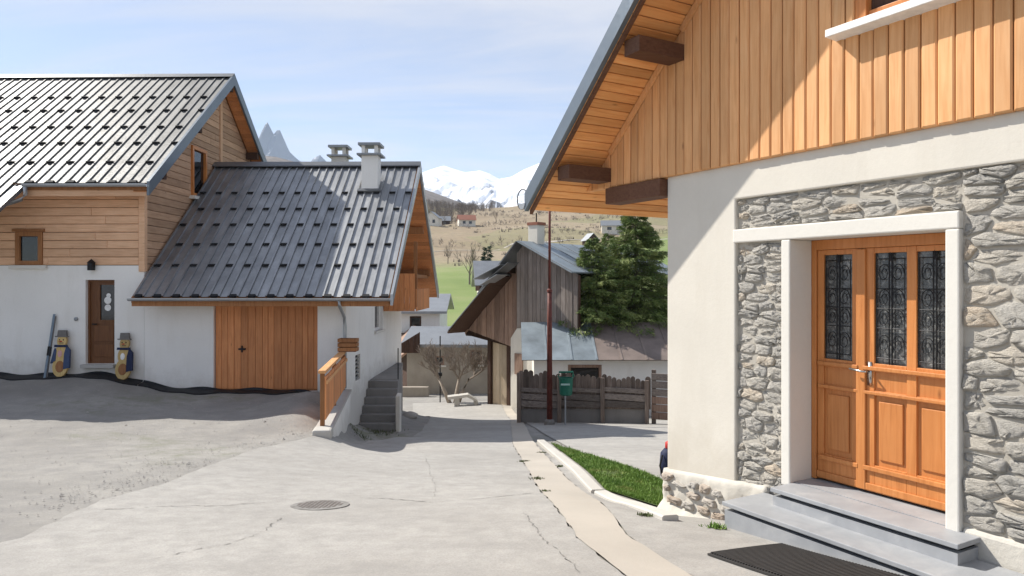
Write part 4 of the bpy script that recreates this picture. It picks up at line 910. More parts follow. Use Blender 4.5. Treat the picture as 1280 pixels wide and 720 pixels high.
for (b0, z0_, b1, z1_) in ((hE+.03, hzE, hR, hzR), (2*hR-hE, hzE, hR, hzR)):
    dv = (E2*(b1-b0)+Z*(z1_-z0_)).normalized(); n2 = E1.cross(dv); n2 = n2 if n2.z < 0 else -n2
    sf = Fr(lp(a1, b0, z0_-.19), E1, dv, n2); ll = math.hypot(b1-b0, z1_-z0_)
    boards(hro, sf, [(.04, 0), (.40, 0), (.40, ll), (.04, ll)], .18, 'h', 0, .02, 'garage_wood', name='soffit_board', ch=.004)
for b in (.25, 2.2, 4.3, 6.4, 8.4): MB().box(lp(a1+.2, b, hz(b)-.36), E1, E2, Z, .38, .16, .22).build('purlin', 'dark_wood', HO, bevel=.01)
m = MB(); m.fbox(LF, -7.42, HA1-.1, hzE-.30, hzE-.16, .50, .54); m.fbox(LF, -11, a1, 4.32, 4.36, .03, .50); m.build('eave_board', 'siding', HO)
vs = []
for a in (-7.4, HA1-.02):
    for q in range(11):
        s_ = math.pi+math.pi*q/10; vs.append(lp(a, -.68, hzE-.03)+E2*.065*math.cos(s_)+Z*.075*math.sin(s_))
    for q in range(11):
        s_ = 2*math.pi-math.pi*q/10; vs.append(lp(a, -.68, hzE-.03)+E2*.058*math.cos(s_)+Z*.068*math.sin(s_))
MB().add(vs, [(i, (i+1) % 22, 22+(i+1) % 22, 22+i) for i in range(22)]+[tuple(range(11))]).build('gutter', 'zinc', hro)
MB().tube([lp(-7.34, -.68, hzE-.08), lp(-7.34, -.68, hzE-.28), lp(-7.42, -.7, hzE-.40), lp(-8.4, -.72, hzE-.72)], .045, 10).build('downpipe', 'zinc', HO, smooth=True)
# black membrane along the wall foot (both houses)
def membrane(a_s, a_e, n, parent):
    vs = []; 
    for i in range(n):
        a = a_s+(a_e-a_s)*i/(n-1); p = lp(a, -.03, 0); q = lp(a, -.34-.08*math.sin(a*3.1)-.05*math.sin(a*7), 0); h0 = H(p.x, p.y); h1 = H(q.x, q.y)
        vs += [(p.x, p.y, h0+.07+.03*math.sin(a*5)), (p.x, p.y-.03, h0+.045), (q.x, q.y, h1+.02), (q.x, q.y, h1-.05)]
    MB().add(vs, [(i*4+k, i*4+k+1, i*4+5+k, i*4+4+k) for i in range(n-1) for k in range(3)]).build('damp_membrane', 'membrane', parent)
membrane(-12.5, a1-.01, 60, HO); membrane(a1+.01, -.55, 40, GA)
# snowmen
def disc(m, fr, u, v, r, d0, d1, n=20, sx=.80): slab(m, fr, [(u+r*sx*math.cos(i*2*math.pi/n), v+r*math.sin(i*2*math.pi/n)) for i in range(n)], d0, d1, .008)
def snowman(a, label, coat_r, lean):
    base = lp(a, -.22, 0); zb = H(base.x, base.y)+.01; R = thing('snowman_figure', label, 'snowman', (base.x, base.y, zb), 'painted wooden snowmen by the farmhouse door')
    fr = Fr((base.x, base.y, zb), E1, Vector((E2.x*.12, E2.y*.12, 1)).normalized(), None); fr.N = E1.cross(fr.V); fr.U = E1*.86; fr.V = fr.V*.93
    if fr.N.y > 0: fr.N = -fr.N
    m = MB(); disc(m, fr, 0, .27, .27, -.03, .03); disc(m, fr, .0, .62, .21, -.028, .032); disc(m, fr, 0, .93, .165, -.026, .034); m.build('body', 'snowman_wood', R)
    m = MB(); slab(m, fr, [(-.19, 1.03), (.17, 1.03), (.17, 1.06), (-.19, 1.06)], -.02, .045); slab(m, fr, [(-.13, 1.06), (.13, 1.06), (.11, 1.21), (-.12, 1.21)], -.02, .045); m.build('hat', 'grey_paint', R)
    m = MB(); slab(m, fr, [(-.19, .77), (.19, .77), (.19, .83), (-.18, .83)], .032, .05); m.build('scarf', 'navy', R)
    m = MB(); sg = 1
    slab(m, fr, [(.10*sg, .20), (.27*sg, .24), (.25*sg, .70), (.15*sg, .80), (.10*sg, .6)], -.02, .042)
    if coat_r == 0: slab(m, fr, [(-.27, .35), (-.13, .42), (-.12, .70), (-.18, .74)], -.02, .042)
    m.build('coat', 'navy' if coat_r else 'dull_blue', R)
    m = MB(); disc(m, fr, -.02, .6, .09, .03, .044, 14, .7); m.build('waistcoat', 'pink' if coat_r == 0 else 'white_paint', R)
    m = MB(); disc(m, fr, 0, .27, .15, .028, .042, 18); m.build('belly_motif', 'timber', R)
    m = MB(); disc(m, fr, -.06, .96, .02, .03, .045, 8); disc(m, fr, .05, .96, .02, .03, .045, 8); slab(m, fr, [(-.06, .87), (.06, .87), (.05, .885), (-.05, .885)], .03, .045); m.build('face', 'black', R)
    m = MB(); m.add([fr.p(0, .94, .03), fr.p(0, .90, .03), fr.p(-.06, .915, .09), fr.p(.03, .92, .03)], [(0, 1, 2), (0, 2, 3), (1, 2, 3)]); m.build('nose', 'red', R)
snowman(-6.83, 'painted wooden snowman in a blue coat with pink waistcoat, beside the skis', 0, 0); snowman(-5.31, 'painted wooden snowman with a white front and navy coat, right of the brown door', 1, 0)
sk = thing('skis', 'pair of grey and blue skis leaning on the white farmhouse wall', 'skis', lp(-7.12, -.3, H(-11.1, 17)))
for i, dx_ in enumerate((.0, .022)):
    m = MB(); b0 = lp(-7.13+dx_, -.32+.03*i, H(-11.1, 16.9)+.02); b1 = lp(-7.08+dx_, -.04, 1.37-.05*i); d_ = (b1-b0); x_ = E1; n2 = d_.cross(x_).normalized()
    m.box((b0+b1)/2, x_, d_.normalized(), n2, .055, d_.length, .016); s_ = m.build('ski', 'grey_paint' if i else 'ski_blue', sk, bevel=.004)
    MB().box(b0+d_*.42, x_, d_.normalized(), n2, .05, .22, .04).build('binding', 'black', s_)

# ------------------------------------------------------------------ barn
th = math.radians(41); BU = Vector((math.cos(th), -math.sin(th), 0)); BN = Vector((-math.sin(th), -math.cos(th), 0))
PK = at(655, 303, 29.0); BF = Fr((PK.x, PK.y, 0), BU, Z, BN)
def BP(px, py, off=0):
    d = ray(px, py); P = BF.O+BN*off; t_ = (P-Vector((0, 0, CZ))).dot(BN)/d.dot(BN); p = Vector((0, 0, CZ))+d*t_; return (p-BF.O).dot(BU), p.z
BA = thing('old_barn', 'weathered grey and brown plank barn with rusty sheet metal roof', 'barn', (PK.x, PK.y, -3.1))
zp = PK.z; uR, zRt = BP(722, 341); uL, zL = BP(571, 416); uM, zM = BP(648, 420)
sR = (zp-zRt)/uR; sL = (zp-zL)/(-uL)
ub0, _ = BP(646, 410); ub1, zb1 = BP(722, 412)
# main gable: grey planks, right of the peak
m = MB(); slab(m, BF, [(ub0, zb1), (ub1, zb1), (ub1, zp-sR*ub1-.1), (0, zp-.12), (ub0, zp+sL*ub0-.1)], -.2, -.03); bw = m.build('plank_wall', 'dark_wood', BA)
boards(bw, BF, [(ub0, zb1-.05), (ub1, zb1-.05), (ub1, zp-sR*ub1-.06), (0, zp-.07), (ub0, zp+sL*ub0-.06)], .21, 'v', -.028, .01, 'old_grey', name='plank', wj=.25, jit=.012, gap=.014)
# left wing: brown planks, set back
uA, zA = BP(581, 410, -.5); uB, zBq = BP(646, 436, -.5); 
polyw = [(uA, zA-.02), (uB, zBq), (uB, zp+sL*uB-.1), (uA, zp+sL*uA-.1)]
m = MB(); slab(m, BF, polyw, -.75, -.53); bw2 = m.build('plank_wall', 'dark_wood', BA)
boards(bw2, BF, polyw, .24, 'v', -.528, -.49, 'old_brown', name='plank', wj=.25, jit=.015, gap=.014)
gB = H(PK.x, PK.y)-.5
uD0, _ = BP(612, 460, -.8); uD1, _ = BP(636, 460, -.8); zD = BP(624, 432, -.8)[1]
MB().fbox(BF, uA, uB-.02, zA-.35, zA+.05, -1.05, -.56).build('beam', 'dark_wood', BA)
for u in (uD0, uD1): MB().fbox(BF, u-.09, u+.09, gB-.5, zD+.3, -.95, -.76).build('post', 'dark_wood', BA)
bd = MB().fbox(BF, uD0+.09, uD1-.09, gB, zD+.2, -1.0, -.93).build('door', 'dark_wood', BA)
boards(bd, BF, [(uD0+.1, gB+.05), (uD1-.1, gB+.05), (uD1-.1, zD+.2), (uD0+.1, zD+.2)], .2, 'v', -.928, -.89, 'tan_wood', name='plank', wj=.2)
# plaster base
uW0, _ = BP(638, 470, .0); uW1 = ub1+.2
m = MB(); slab(m, BF, [(uW0, gB-.8), (uW1, gB-.8), (uW1, zb1-.06), (uW0+.35, zb1-.06), (uW0, zb1-.5)], -.6, -.0); m.build('plaster_base', 'old_white', BA, bevel=.03)
m = MB(); slab(m, Fr(BF.p(uW0, 0, 0), -BN, Z, -BU), [(.6, gB-.8), (8, gB-.8), (8, zb1), (.6, zb1)], -.3, 0); m.build('plaster_side', 'old_white', BA)
uQ0, zQ0 = BP(644, 447); uQ1, zQ1 = BP(650, 472)
MB().fbox(BF, uQ0, uQ0+.42, -1.6, -.75, .001, .05).build('hatch', 'old_brown', BA)
# roof
ru = (BU*1+Z*-sR).normalized(); lu = (-BU+Z*-sL).normalized(); back = -BN
def bslope(P, dirv, ln, wid, off0, mat, name, thick=.06, parent=BA):
    nn = dirv.cross(BN); nn = nn if nn.z > 0 else -nn
    return MB().add([P+BN*off0, P+BN*off0+dirv*ln, P+BN*(off0-wid)+dirv*ln, P+BN*(off0-wid), P+BN*off0+nn*thick, P+BN*off0+dirv*ln+nn*thick, P+BN*(off0-wid)+dirv*ln+nn*thick, P+BN*(off0-wid)+nn*thick], [(0,1,2,3),(4,5,6,7),(0,1,5,4),(1,2,6,5),(2,3,7,6),(3,0,4,7)]).build(name, mat, parent)
lenR = 3.0
brf = bslope(PK, ru, lenR, 9, .45, 'blue_sheet', 'roof')
lenL1 = math.hypot(*(Vector(BP(598, 352))-Vector((0, zp))))
bslope(PK, lu, lenL1, 9, .5, 'roof_dark', 'roof_sheet', .05, brf)
# sheets of the right slope: laps
nnR = ru.cross(BN); nnR = nnR if nnR.z > 0 else -nnR
for i in range(10):
    o_ = PK+BN*(.42-i*.9)+nnR*.065; MB().box(o_+ru*(lenR/2), ru, BN, nnR, lenR-.1, .05, .03).build('sheet_lap', 'zinc_dark', brf)
# lower left roof, sagging, edge on
P2 = BF.p(*BP(630, 346)); lnL2 = (Vector(BP(571, 416))-Vector(BP(630, 346))).length; l2 = (BF.p(*BP(571, 416))-P2).normalized()
bslope(P2, l2, lnL2, 5, .55, 'dark_wood', 'lower_roof', .07, brf); bslope(P2+Z*.07, l2, lnL2*.98, 5.2, .6, 'zinc_dark', 'lower_roof_sheet', .03, brf)
for (px0, py0, px1, py1) in [(598, 349, 632, 331), (607, 356, 628, 343), (613, 352, 642, 328)]:      # torn loose sheets
    a_ = BF.p(*BP(px0, py0, .6), .6); b_ = BF.p(*BP(px1, py1, .6), .6); d_ = (b_-a_); m = MB().box((a_+b_)/2, d_.normalized(), BN, d_.normalized().cross(BN), d_.length, .7, .02); m.build('loose_sheet', 'zinc' if px0 != 613 else 'roof_dark', brf)
for px, py in ((604, 352), (618, 346), (634, 330)): 
    u_, z_ = BP(px, py+8); MB().fbox(BF, u_-.12, u_+.12, z_-.12, z_+.1, -.4, .35).build('rafter_end', 'dark_wood', brf)
ck = PK-BN*.8; m = MB(); m.box(ck+Z*.25, BU, BN, Z, .48, .48, 1.0); bc = m.build('chimney', 'old_white', BA); MB().box(ck+Z*.80, BU, BN, Z, .56, .56, .12).build('chimney_cap', 'brick_red', bc)
MB().tube([ck+Z*.86, ck+Z*1.25], .03, 6).build('flue', 'iron', bc)
# shed beside the barn
sO = at(650, 447, 25.6); sE = 5.9
SH = thing('shed', 'low white shed with blue grey metal roof behind the plank fence', 'shed', (3, 26, -2.6))
SHF = Fr((.55, 26.0, 0), (1, 0, 0), Z, (0, -1, 0)); zev = -.62; zrg = .50
wpx = [(710-640)/890*26-.55, (752-640)/890*26-.55]
m = MB()
for p in holes_cut([[(.25, -3.2), (6.2, -3.2), (6.2, zev+.05), (.25, zev+.05)]], [(wpx[0], wpx[1], -1.5, -.85)]): slab(m, SHF, p, -.25, 0)
m.build('wall', 'white_wall', SH); MB().fbox(SHF, .25, 6.2, -3.2, zrg-.3, -3, -2.75).build('back_wall', 'white_wall', SH)
m = MB(); slab(m, Fr((.8, 26.0, 0), (0, 1, 0), Z, (-1, 0, 0)), [(.26, -3.2), (2.7, -3.2), (2.7, zrg-.15), (.26, zev+.02)], -.25, 0); m.build('side_wall', 'old_white', SH)
winframe(SHF, (wpx[0], wpx[1], -1.5, -.85), SH, 'old_brown', -.12, .02, .06, .1, 'old_brown')
shv = Vector((0, 2.3, zrg-zev)).normalized(); SRF = Fr((.35, 25.55, zev-.03), (1, 0, 0), shv); 
sro = MB().fbox(SRF, 0, 6.3, 0, 2.75, 0, .05).build('roof', 'dark_wood', SH)
for i in range(7):
    mt_ = 'blue_sheet'; MB().fbox(SRF, i*.9+.86, i*.9+.93, -.06, 2.72, .068, .088).build('sheet_lap', mt_ if i < 3 else 'rust_sheet', sro); MB().fbox(SRF, i*.9+.003, i*.9+.897, -.06, 2.72, .052+.002*(i % 2), .066+.002*(i % 2)).build('roof_sheet', mt_ if i < 3 else 'rust_sheet', sro)
# fence
fp = [ghit(648, 527), ghit(800, 541)]; fp = [Vector((.2, 22.6, 0)), Vector((4.15, 21.6, 0))]
FE = thing('plank_fence', 'weathered grey plank fence with rounded pickets on a concrete base', 'fence', (fp[0]+fp[1])/2+Z*-2.2)
fd = (fp[1]-fp[0]); fl = fd.length; FF = Fr(fp[0], fd.normalized(), Z, Vector((fd.y, -fd.x, 0)))
if FF.N.y > 0: FF.N = -FF.N
gzl = lambda s: H(*(fp[0]+FF.U*s)[:2])
zt0, zt1 = at(650, 461, 22.5).z, at(790, 469, 21.8).z
ztop = lambda s: zt0+(zt1-zt0)*s/fl
m = MB(); slab(m, FF, [(0, gzl(0)-.3), (fl, gzl(fl)-.3), (fl, gzl(fl)+.62), (0, gzl(0)+.5)], -.16, .0); m.build('concrete_base', 'old_concrete', FE, bevel=.02)
s_ = .02
while s_ < fl-.05:
    w_ = random.uniform(.13, .18); zt = ztop(s_)-.06+random.uniform(-.09, .06); zb0 = gzl(s_)+.45; n_ = 6; r_ = w_/2
    p = [(s_, zb0), (s_+w_-.004, zb0)]+[(s_+r_-.002+(r_-.002)*math.cos(q*math.pi/n_), zt-r_+r_*math.sin(q*math.pi/n_)) for q in range(n_+1)]
    m = MB(); slab(m, FF, p, .002, .03+random.uniform(0, .012)); m.build('picket', 'fence_wood', FE); s_ += w_
for i, (za_, hh) in enumerate(((.50, .20), (.74, .17), (.98, .12))):
    for k in range(3):
        s0, s1 = fl*k/3+.01, fl*(k+1)/3-.01; zc = (gzl((s0+s1)/2))+za_; m = MB(); slab(m, FF, [(s0, zc), (s1, zc-.02+random.uniform(-.03, .03)), (s1, zc+hh-.02), (s0, zc+hh)], .045, .085+.01*k, .004); m.build('rail', 'fence_rail', FE)
for s_ in (.05, fl*.33, fl*.66, fl-.05): MB().fbox(FF, s_-.06, s_+.06, gzl(s_)-.2, ztop(s_)-.12, .09, .17).build('post', 'fence_wood', FE, bevel=.01)
# short return of the fence
f2 = Fr(fp[1], Vector((.93, -.36, 0)), Z); f2.N = Vector((-.36, -.93, 0)).normalized()
FE2 = thing('board_fence', 'brownish horizontal board fence joining the picket fence near the chalet', 'fence', fp[1]+Vector((.9, -.3, -2)))
zg = H(4.8, 21.3)
for i in range(6): m = MB(); slab(m, f2, [(.08, zg+.12+i*.235), (2.6, zg+.1+i*.235), (2.6, zg+.31+i*.235), (.08, zg+.33+i*.235)], -.02, .02+.006*(i % 2), .004); m.build('board', 'old_brown' if i < 3 else 'fence_rail', FE2)
for s_ in (.14, 1.3, 2.5): MB().fbox(f2, s_-.06, s_+.06, zg-.2, zg+1.6, -.13, -.022).build('post', 'fence_wood', FE2)
# pole
pp = Vector((at(687, 400, 21.2).x, 21.2, 0)); pz = H(pp.x, pp.y)
po = thing('utility_pole', 'slim rust red steel pole in front of the plank fence', 'pole', (pp.x, pp.y, pz))
MB().tube([(pp.x, pp.y, pz-.2), (pp.x, pp.y, .8), (pp.x, pp.y, 1.9)], [.088, .074, .062], 12).build('lower_tube', 'rust_paint', po, smooth=True)
MB().tube([(pp.x, pp.y, 1.88), (pp.x, pp.y, 4.9)], [.042, .036], 10).build('upper_tube', 'rust_paint', po, smooth=True)
MB().lathe((pp.x, pp.y, 1.86), [(.08, 0), (.08, .07), (.045, .1)], 12).build('collar', 'rust_paint', po); MB().lathe((pp.x, pp.y, pz-.02), [(.16, 0), (.15, .14), (.10, .2)], 12).build('base', 'old_concrete', po)
# green litter bin on a thin post
gb = Vector((at(707, 480, 20.9).x, 20.9, 0)); gzz = H(gb.x, gb.y); gtop = at(707, 466, 20.9).z; gbt = at(707, 493, 20.9).z
gn = thing('litter_bin', 'green round litter bin on a thin post before the fence', 'bin', (gb.x, gb.y, gzz))
MB().tube([(gb.x, gb.y+.1, gzz-.1), (gb.x, gb.y+.1, gbt+.3)], .025, 8).build('post', 'zinc', gn)
MB().lathe((gb.x, gb.y-.12, gbt), [(.16, 0), (.185, .03), (.205, .46), (.215, .48), (.215, .51), (.19, .51), (.18, .4)], 20).build('basket', 'green_paint', gn, smooth=False)
MB().tube([(gb.x-.22, gb.y-.12, gtop-.1), (gb.x-.2, gb.y-.14, gtop+.04), (gb.x+.2, gb.y-.14, gtop+.04), (gb.x+.22, gb.y-.12, gtop-.1)], .03, 8).build('hood', 'green_paint', gn)
MB().box((gb.x-.03, gb.y-.325, (gtop+gbt)/2+.02), (1, 0, 0), (0, 1, 0), Z, .26, .015, .05).build('label_plate', 'pale_green', gn)

# ------------------------------------------------------------------ trees
def spruce(x, y, zt, r, name, label, z_low, n_br=130, per=120, grp=None, mat='spruce', leaf_=.15):
    zb = H(x, y); T = thing(name, label, 'tree', (x, y, zb), grp); hgt = zt-zb
    MB().tube([(x, y, zb-.2), (x+.03, y, zb+hgt*.5), (x, y, zt-.1)], [.15, .09, .012], 10).build('trunk', 'bark', T, smooth=True)
    vs, fs = [], []; limbs = MB()
    for i in range(n_br):
        f = (i+random.random())/n_br; z = z_low+(zt-z_low)*f; rr = r*(1-f)**.72*random.uniform(.6, 1.12)+.08
        if random.random() < .12: rr *= 1.2
        a = random.uniform(0, 6.283); dx_, dy_ = math.cos(a), math.sin(a); droop = rr*random.uniform(.12, .42)*(1-.5*f); upt = rr*.18
        P = [Vector((x+dx_*rr*s, y+dy_*rr*s, z-droop*s**1.5*1.5+upt*s*s)) for s in (0, .35, .7, 1)]
        limbs.tube(P, [.022*(1-f)+.006, .014*(1-f)+.004, .008, .003], 4)
        nper = int(1.7*per*max(.25, rr/r))
        for k in range(nper):
            s = random.random()**.6; sc = s*3; j = min(int(sc), 2); q = P[j].lerp(P[j+1], sc-j)
            side_ = random.choice((-1, 1)); out = random.uniform(.0, .32)*rr*(1-s*.6)*side_
            hang = random.uniform(0, .22)*(.4+s)*(1-.4*f)
            q = q+Vector((-dy_*out, dx_*out, -abs(out)*.25-hang*random.random()))
            l = leaf_*random.uniform(.6, 1.3); ang = a+side_*random.uniform(.1, 1.1); d = Vector((math.cos(ang), math.sin(ang), random.uniform(-.9, .25))).normalized()
            wv = d.cross(Vector((random.uniform(-1, 1), random.uniform(-1, 1), random.uniform(-1, 1)))).normalized()*l*random.uniform(.055, .10); kk = len(vs)
            vs += [q, q+d*l*.5+wv, q+d*l, q+d*l*.5-wv]; fs.append((kk, kk+1, kk+2, kk+3))
    limbs.build('limbs', 'bark', T); MB().add(vs, fs).build('crown', mat, T)
    return T
spruce(3.25, 28.6, 3.95, 2.1, 'spruce_tree', 'slimmer green spruce standing between the barn and the taller spruce', -.2, 260, 270, 'spruces by the shed')
spruce(5.05, 29.2, 5.5, 2.45, 'spruce_tree', 'tall broad green spruce rising behind the shed under the chalet eave', -.7, 380, 340, 'spruces by the shed')
spruce(4.2, 31.0, 4.3, 1.9, 'spruce_tree', 'green spruce half hidden behind the tall broad spruce', -.4, 190, 200, 'spruces by the shed')
spruce(7.4, 30.2, 4.6, 1.9, 'spruce_tree', 'dark spruce mostly hidden behind the chalet corner', -1.0, 120, 130, 'spruces by the shed')
def bare_tree(root, P, d, ln, rad, depth, mb, spread=.6, segs=3, kids=(2, 4), shrink=.72, rmin=.009):
    path = [Vector(P)]; dd_ = Vector(d).normalized(); r = [rad]
    for i in range(segs):
        dd_ = (dd_+Vector((random.uniform(-.18, .18), random.uniform(-.18, .18), random.uniform(-.05, .12)))).normalized(); path.append(path[-1]+dd_*ln/segs); r.append(rad*(1-.45*(i+1)/segs))
    mb.tube(path, r, 6 if depth > 2 else 4 if depth > 1 else 3)
    if depth <= 0: return
    for _ in range(random.randint(*kids)):
        k = random.randint(1, segs); nd = (dd_+Vector((random.uniform(-1, 1), random.uniform(-1, 1), random.uniform(-.25, .7)))*spread).normalized()
        bare_tree(root, path[k], nd, ln*shrink*random.uniform(.7, 1.15), max(r[k]*.62, rmin), depth-1, mb, spread, segs, kids, shrink, rmin)
bt = Vector((-2.65, 32.6, 0)); bz = H(bt.x, bt.y); BT = thing('bare_tree', 'gnarled leafless tree with pale twisted stems behind the stone bench', 'tree', (bt.x, bt.y, bz))
m = MB()
for dx_, tl in ((-.35, (-.35, 0, 1)), (.1, (.12, .1, 1)), (.3, (.38, .05, 1))): m.tube([(bt.x+dx_*.5, bt.y, bz-.1), (bt.x+dx_+tl[0]*.2, bt.y, bz+.5), (bt.x+dx_+tl[0]*1.0, bt.y+.1, bz+1.1)], [.11, .085, .06], 8)
m.build('trunk', 'pale_bark', BT, smooth=True)
m = MB()
for dx_, tl in ((-.35, (-.35, 0, 1)), (.1, (.12, .1, 1)), (.3, (.38, .05, 1))):
    for _ in range(3): bare_tree(None, (bt.x+dx_+tl[0], bt.y+.1, bz+1.05), (tl[0]*1.6+random.uniform(-.6, .6), random.uniform(-.5, .5), .7), .8, .05, 4, m, .95, 3, (3, 5), .72)
m.build('crown', 'twig', BT)
# stone bench, garden post
bc_ = ghit(578, 507); z = H(bc_.x, bc_.y); BE = thing('stone_bench', 'rough pale stone slab bench in front of the bare tree', 'bench', (bc_.x, bc_.y, z))
m = MB(); fr = Fr((bc_.x, bc_.y, z), (1, .1, 0), Z); slab(m, fr, [(-.65, .42), (.25, .52), (.62, .28), (.68, .16), (.2, .40), (-.62, .30)], -.28, .25, .02); m.build('slab', 'kerb', BE)
m = MB(); slab(m, fr, [(-.36, -.1), (-.1, -.1), (-.14, .38), (-.34, .36)], -.2, .2, .02); m.build('leg', 'kerb', BE); m = MB(); slab(m, fr, [(.48, -.1), (.70, -.1), (.66, .2), (.5, .24)], -.2, .2, .02); m.build('leg', 'kerb', BE)
gp_ = Vector((-3.35, 33.2, 0)); z = H(gp_.x, gp_.y); GP = thing('lamp_post', 'thin dark garden post with a small box beside the bare tree', 'lamp post', (gp_.x, gp_.y, z))
MB().tube([(gp_.x, gp_.y, z-.1), (gp_.x, gp_.y, at(550, 420, gp_.y).z)], .028, 8).build('post', 'iron', GP); bx_ = at(548, 468, gp_.y); MB().box(bx_, (1, 0, 0), (0, 1, 0), Z, .34, .22, .16).build('box', 'iron', GP, bevel=.02)

# ------------------------------------------------------------------ village houses behind
def house(name, label, c, wd_, dp, zb, ze, zr_, rot, wall_m, roof_m, wins=(), roof_over=.5, ridge='x', cat='house', doors=(), gable_m=None):
    R = thing(name, label, cat, (c[0], c[1], zb)); u = Vector((math.cos(rot), math.sin(rot), 0)); v_ = Vector((-math.sin(rot), math.cos(rot), 0)); C_ = Vector((c[0], c[1], 0))
    f = Fr(C_-v_*dp/2, u, Z, -v_); m = MB()
    if ridge == 'x':
        for p in holes_cut([[(-wd_/2, zb-2), (wd_/2, zb-2), (wd_/2, ze), (-wd_/2, ze)]], [w_[:4] for w_ in wins]): slab(m, f, p, -.3, 0)
        m.box(C_+v_*(dp/2-.15)+Z*((zb-2+ze)/2), u, v_, Z, wd_, .3, ze-zb+2)
        for s in (-1, 1): fs_ = Fr(C_+u*(wd_/2-.3)*s, v_, Z, u*s); slab(m, fs_, [(-dp/2+.3, zb-2), (dp/2-.3, zb-2), (dp/2-.3, ze), (0, zr_-.3), (-dp/2+.3, ze)], 0, .3)
        W_ = m.build('wall', wall_m, R); m = MB(); k = (zr_-ze)/(dp/2); o = roof_over
        q = [(-dp/2-o, ze-k*o), (0, zr_), (dp/2+o, ze-k*o), (dp/2+o, ze-k*o-.16), (0, zr_-.18), (-dp/2-o, ze-k*o-.16)]
        m.prism([C_-u*(wd_/2+o)+v_*b+Z*(z_+.12) for b, z_ in q], u*(wd_+2*o)); ro = m.build('roof', roof_m, R)
    else:
        for p in holes_cut([[(-wd_/2, zb-2), (wd_/2, zb-2), (wd_/2, ze), (0, zr_-.2), (-wd_/2, ze)]], [w_[:4] for w_ in wins]): slab(m, f, p, -.3, 0)
        for s in (-1, 1): m.box(C_+u*(wd_/2-.15)*s+v_*.15+Z*((zb-2+ze)/2), u, v_, Z, .3, dp-.31, ze-zb+2)
        m.box(C_+v_*(dp/2-.15)+Z*((zb-2+ze)/2), u, v_, Z, wd_-.62, .3, ze-zb+2); W_ = m.build('wall', wall_m, R); m = MB(); k = (zr_-ze)/(wd_/2); o = roof_over
        q = [(-wd_/2-o, ze-k*o), (0, zr_), (wd_/2+o, ze-k*o), (wd_/2+o, ze-k*o-.16), (0, zr_-.18), (-wd_/2-o, ze-k*o-.16)]
        m.prism([C_+u*a+Z*(z_+.12)-v_*(dp/2+o) for a, z_ in q], v_*(dp+2*o)); ro = m.build('roof', roof_m, R)
    for w_ in wins: winframe(f, w_[:4], R, w_[4] if len(w_) > 4 else 'dark_wood', -.15, -.02, .08, .09, 'old_white')
    return R, f, ro
# white house with balcony beyond the garage
R, f, ro = house('white_house', 'white house with wooden balcony seen between garage gable and village roofs', (-7.1, 50), 4.6, 7, -5, .35, 1.3, .02, 'white_wall', 'zinc_dark', [(-.9, -.2, -1.0, .0), (.35, 1.1, -1.05, .0), (-.8, -.1, -3.2, -2.0), (.9, 1.8, -3.1, -2.1)], .5)
bal = MB().fbox(f, -2.2, 1.1, -2.15, -2.0, .0, 1.1).build('balcony', 'old_brown', R)
for i in range(18): MB().fbox(f, -2.15+i*.185, -2.10+i*.185, -1.998, -1.12, 1.03, 1.08).build('baluster', 'white_paint', bal)
MB().fbox(f, -2.2, 1.1, -1.118, -1.04, 1.0, 1.1).build('handrail', 'dark_wood', bal)
R, f, ro = house('stone_house', 'low pale stone cottage with grey roof behind the bare tree', (-2.75, 40.4), 5.4, 5.5, -3.9, -1.12, -.42, -.05, 'cottage_wall', 'zinc_dark', [(.65, 1.3, -2.15, -1.4, 'old_brown'), (-1.2, -.7, -2.2, -1.7, 'old_brown')], .3)
boards(R, Fr(Vector((-5.95, 37.2, 0)), (1, -.05, 0), Z, (0, -1, 0)), [(0, -1.5), (1.15, -1.5), (1.15, -.4), (0, -1.1)], .2, 'v', 0, .04, 'dark_wood', name='plank')
o = MB().box((-5.0, 36.4, H(-5, 36.4)+.2), (1, 0, 0), (0, 1, 0), Z, 1.5, .35, .6).build('garden_wall', 'cottage_wall', loc=(-5, 36.4, H(-5, 36.4)), bevel=.04); tag(o, 'low tan garden wall before the stone cottage', 'wall')
R, f, ro = house('brown_shed', 'dark brown timber shed with pitched roof beside the stone cottage', (-5.5, 43.6), 2.6, 4, -4.3, -1.7, -.7, .35, 'dark_wood', 'old_brown', [], .6, 'y')
R, f, ro = house('grey_roof_barn', 'grey metal roofed barn behind the old plank barn', (-.9, 62), 4, 6, -5, 2.2, 4.0, .1, 'old_white', 'zinc_dark', [], .5)
# hillside houses
def far_house(name, label, px, Y, wd_, rot, wall_m, roof_m, hgt=4.5, ridge='x', wins=((-.9, .9),)):
    x = (px-CX)/FPX*Y; z = H(x, Y); return house(name, label, (x, Y), wd_, wd_*.8, z-.3, z+hgt*.55, z+hgt, rot, wall_m, roof_m, [(-wd_*.28, -wd_*.1, z+hgt*.15, z+hgt*.4), (wd_*.1, wd_*.28, z+hgt*.15, z+hgt*.4)], .7, ridge)
far_house('hillside_house', 'pale hillside house with red brown roof below the bare wood', 583, 520, 12, .2, 'old_white', 'brick_red', 8)
far_house('hillside_house', 'white hillside house at the edge of the bare wood beside the garage roof', 541, 470, 10, -.2, 'old_white', 'zinc_dark', 9, 'y')
far_house('hillside_chalet', 'dark timber chalet on the hillside above the white farm', 552, 560, 13, .1, 'dark_wood', 'zinc_dark', 8)
far_house('hillside_chalet', 'small dark timber chalet on the dry hillside above the spruces', 738, 330, 6, .4, 'dark_wood', 'zinc_dark', 6.5, 'y')
far_house('hillside_house', 'pale house with long grey roof on the hillside above the spruces', 767, 420, 14, -.1, 'old_white', 'zinc_dark', 7)
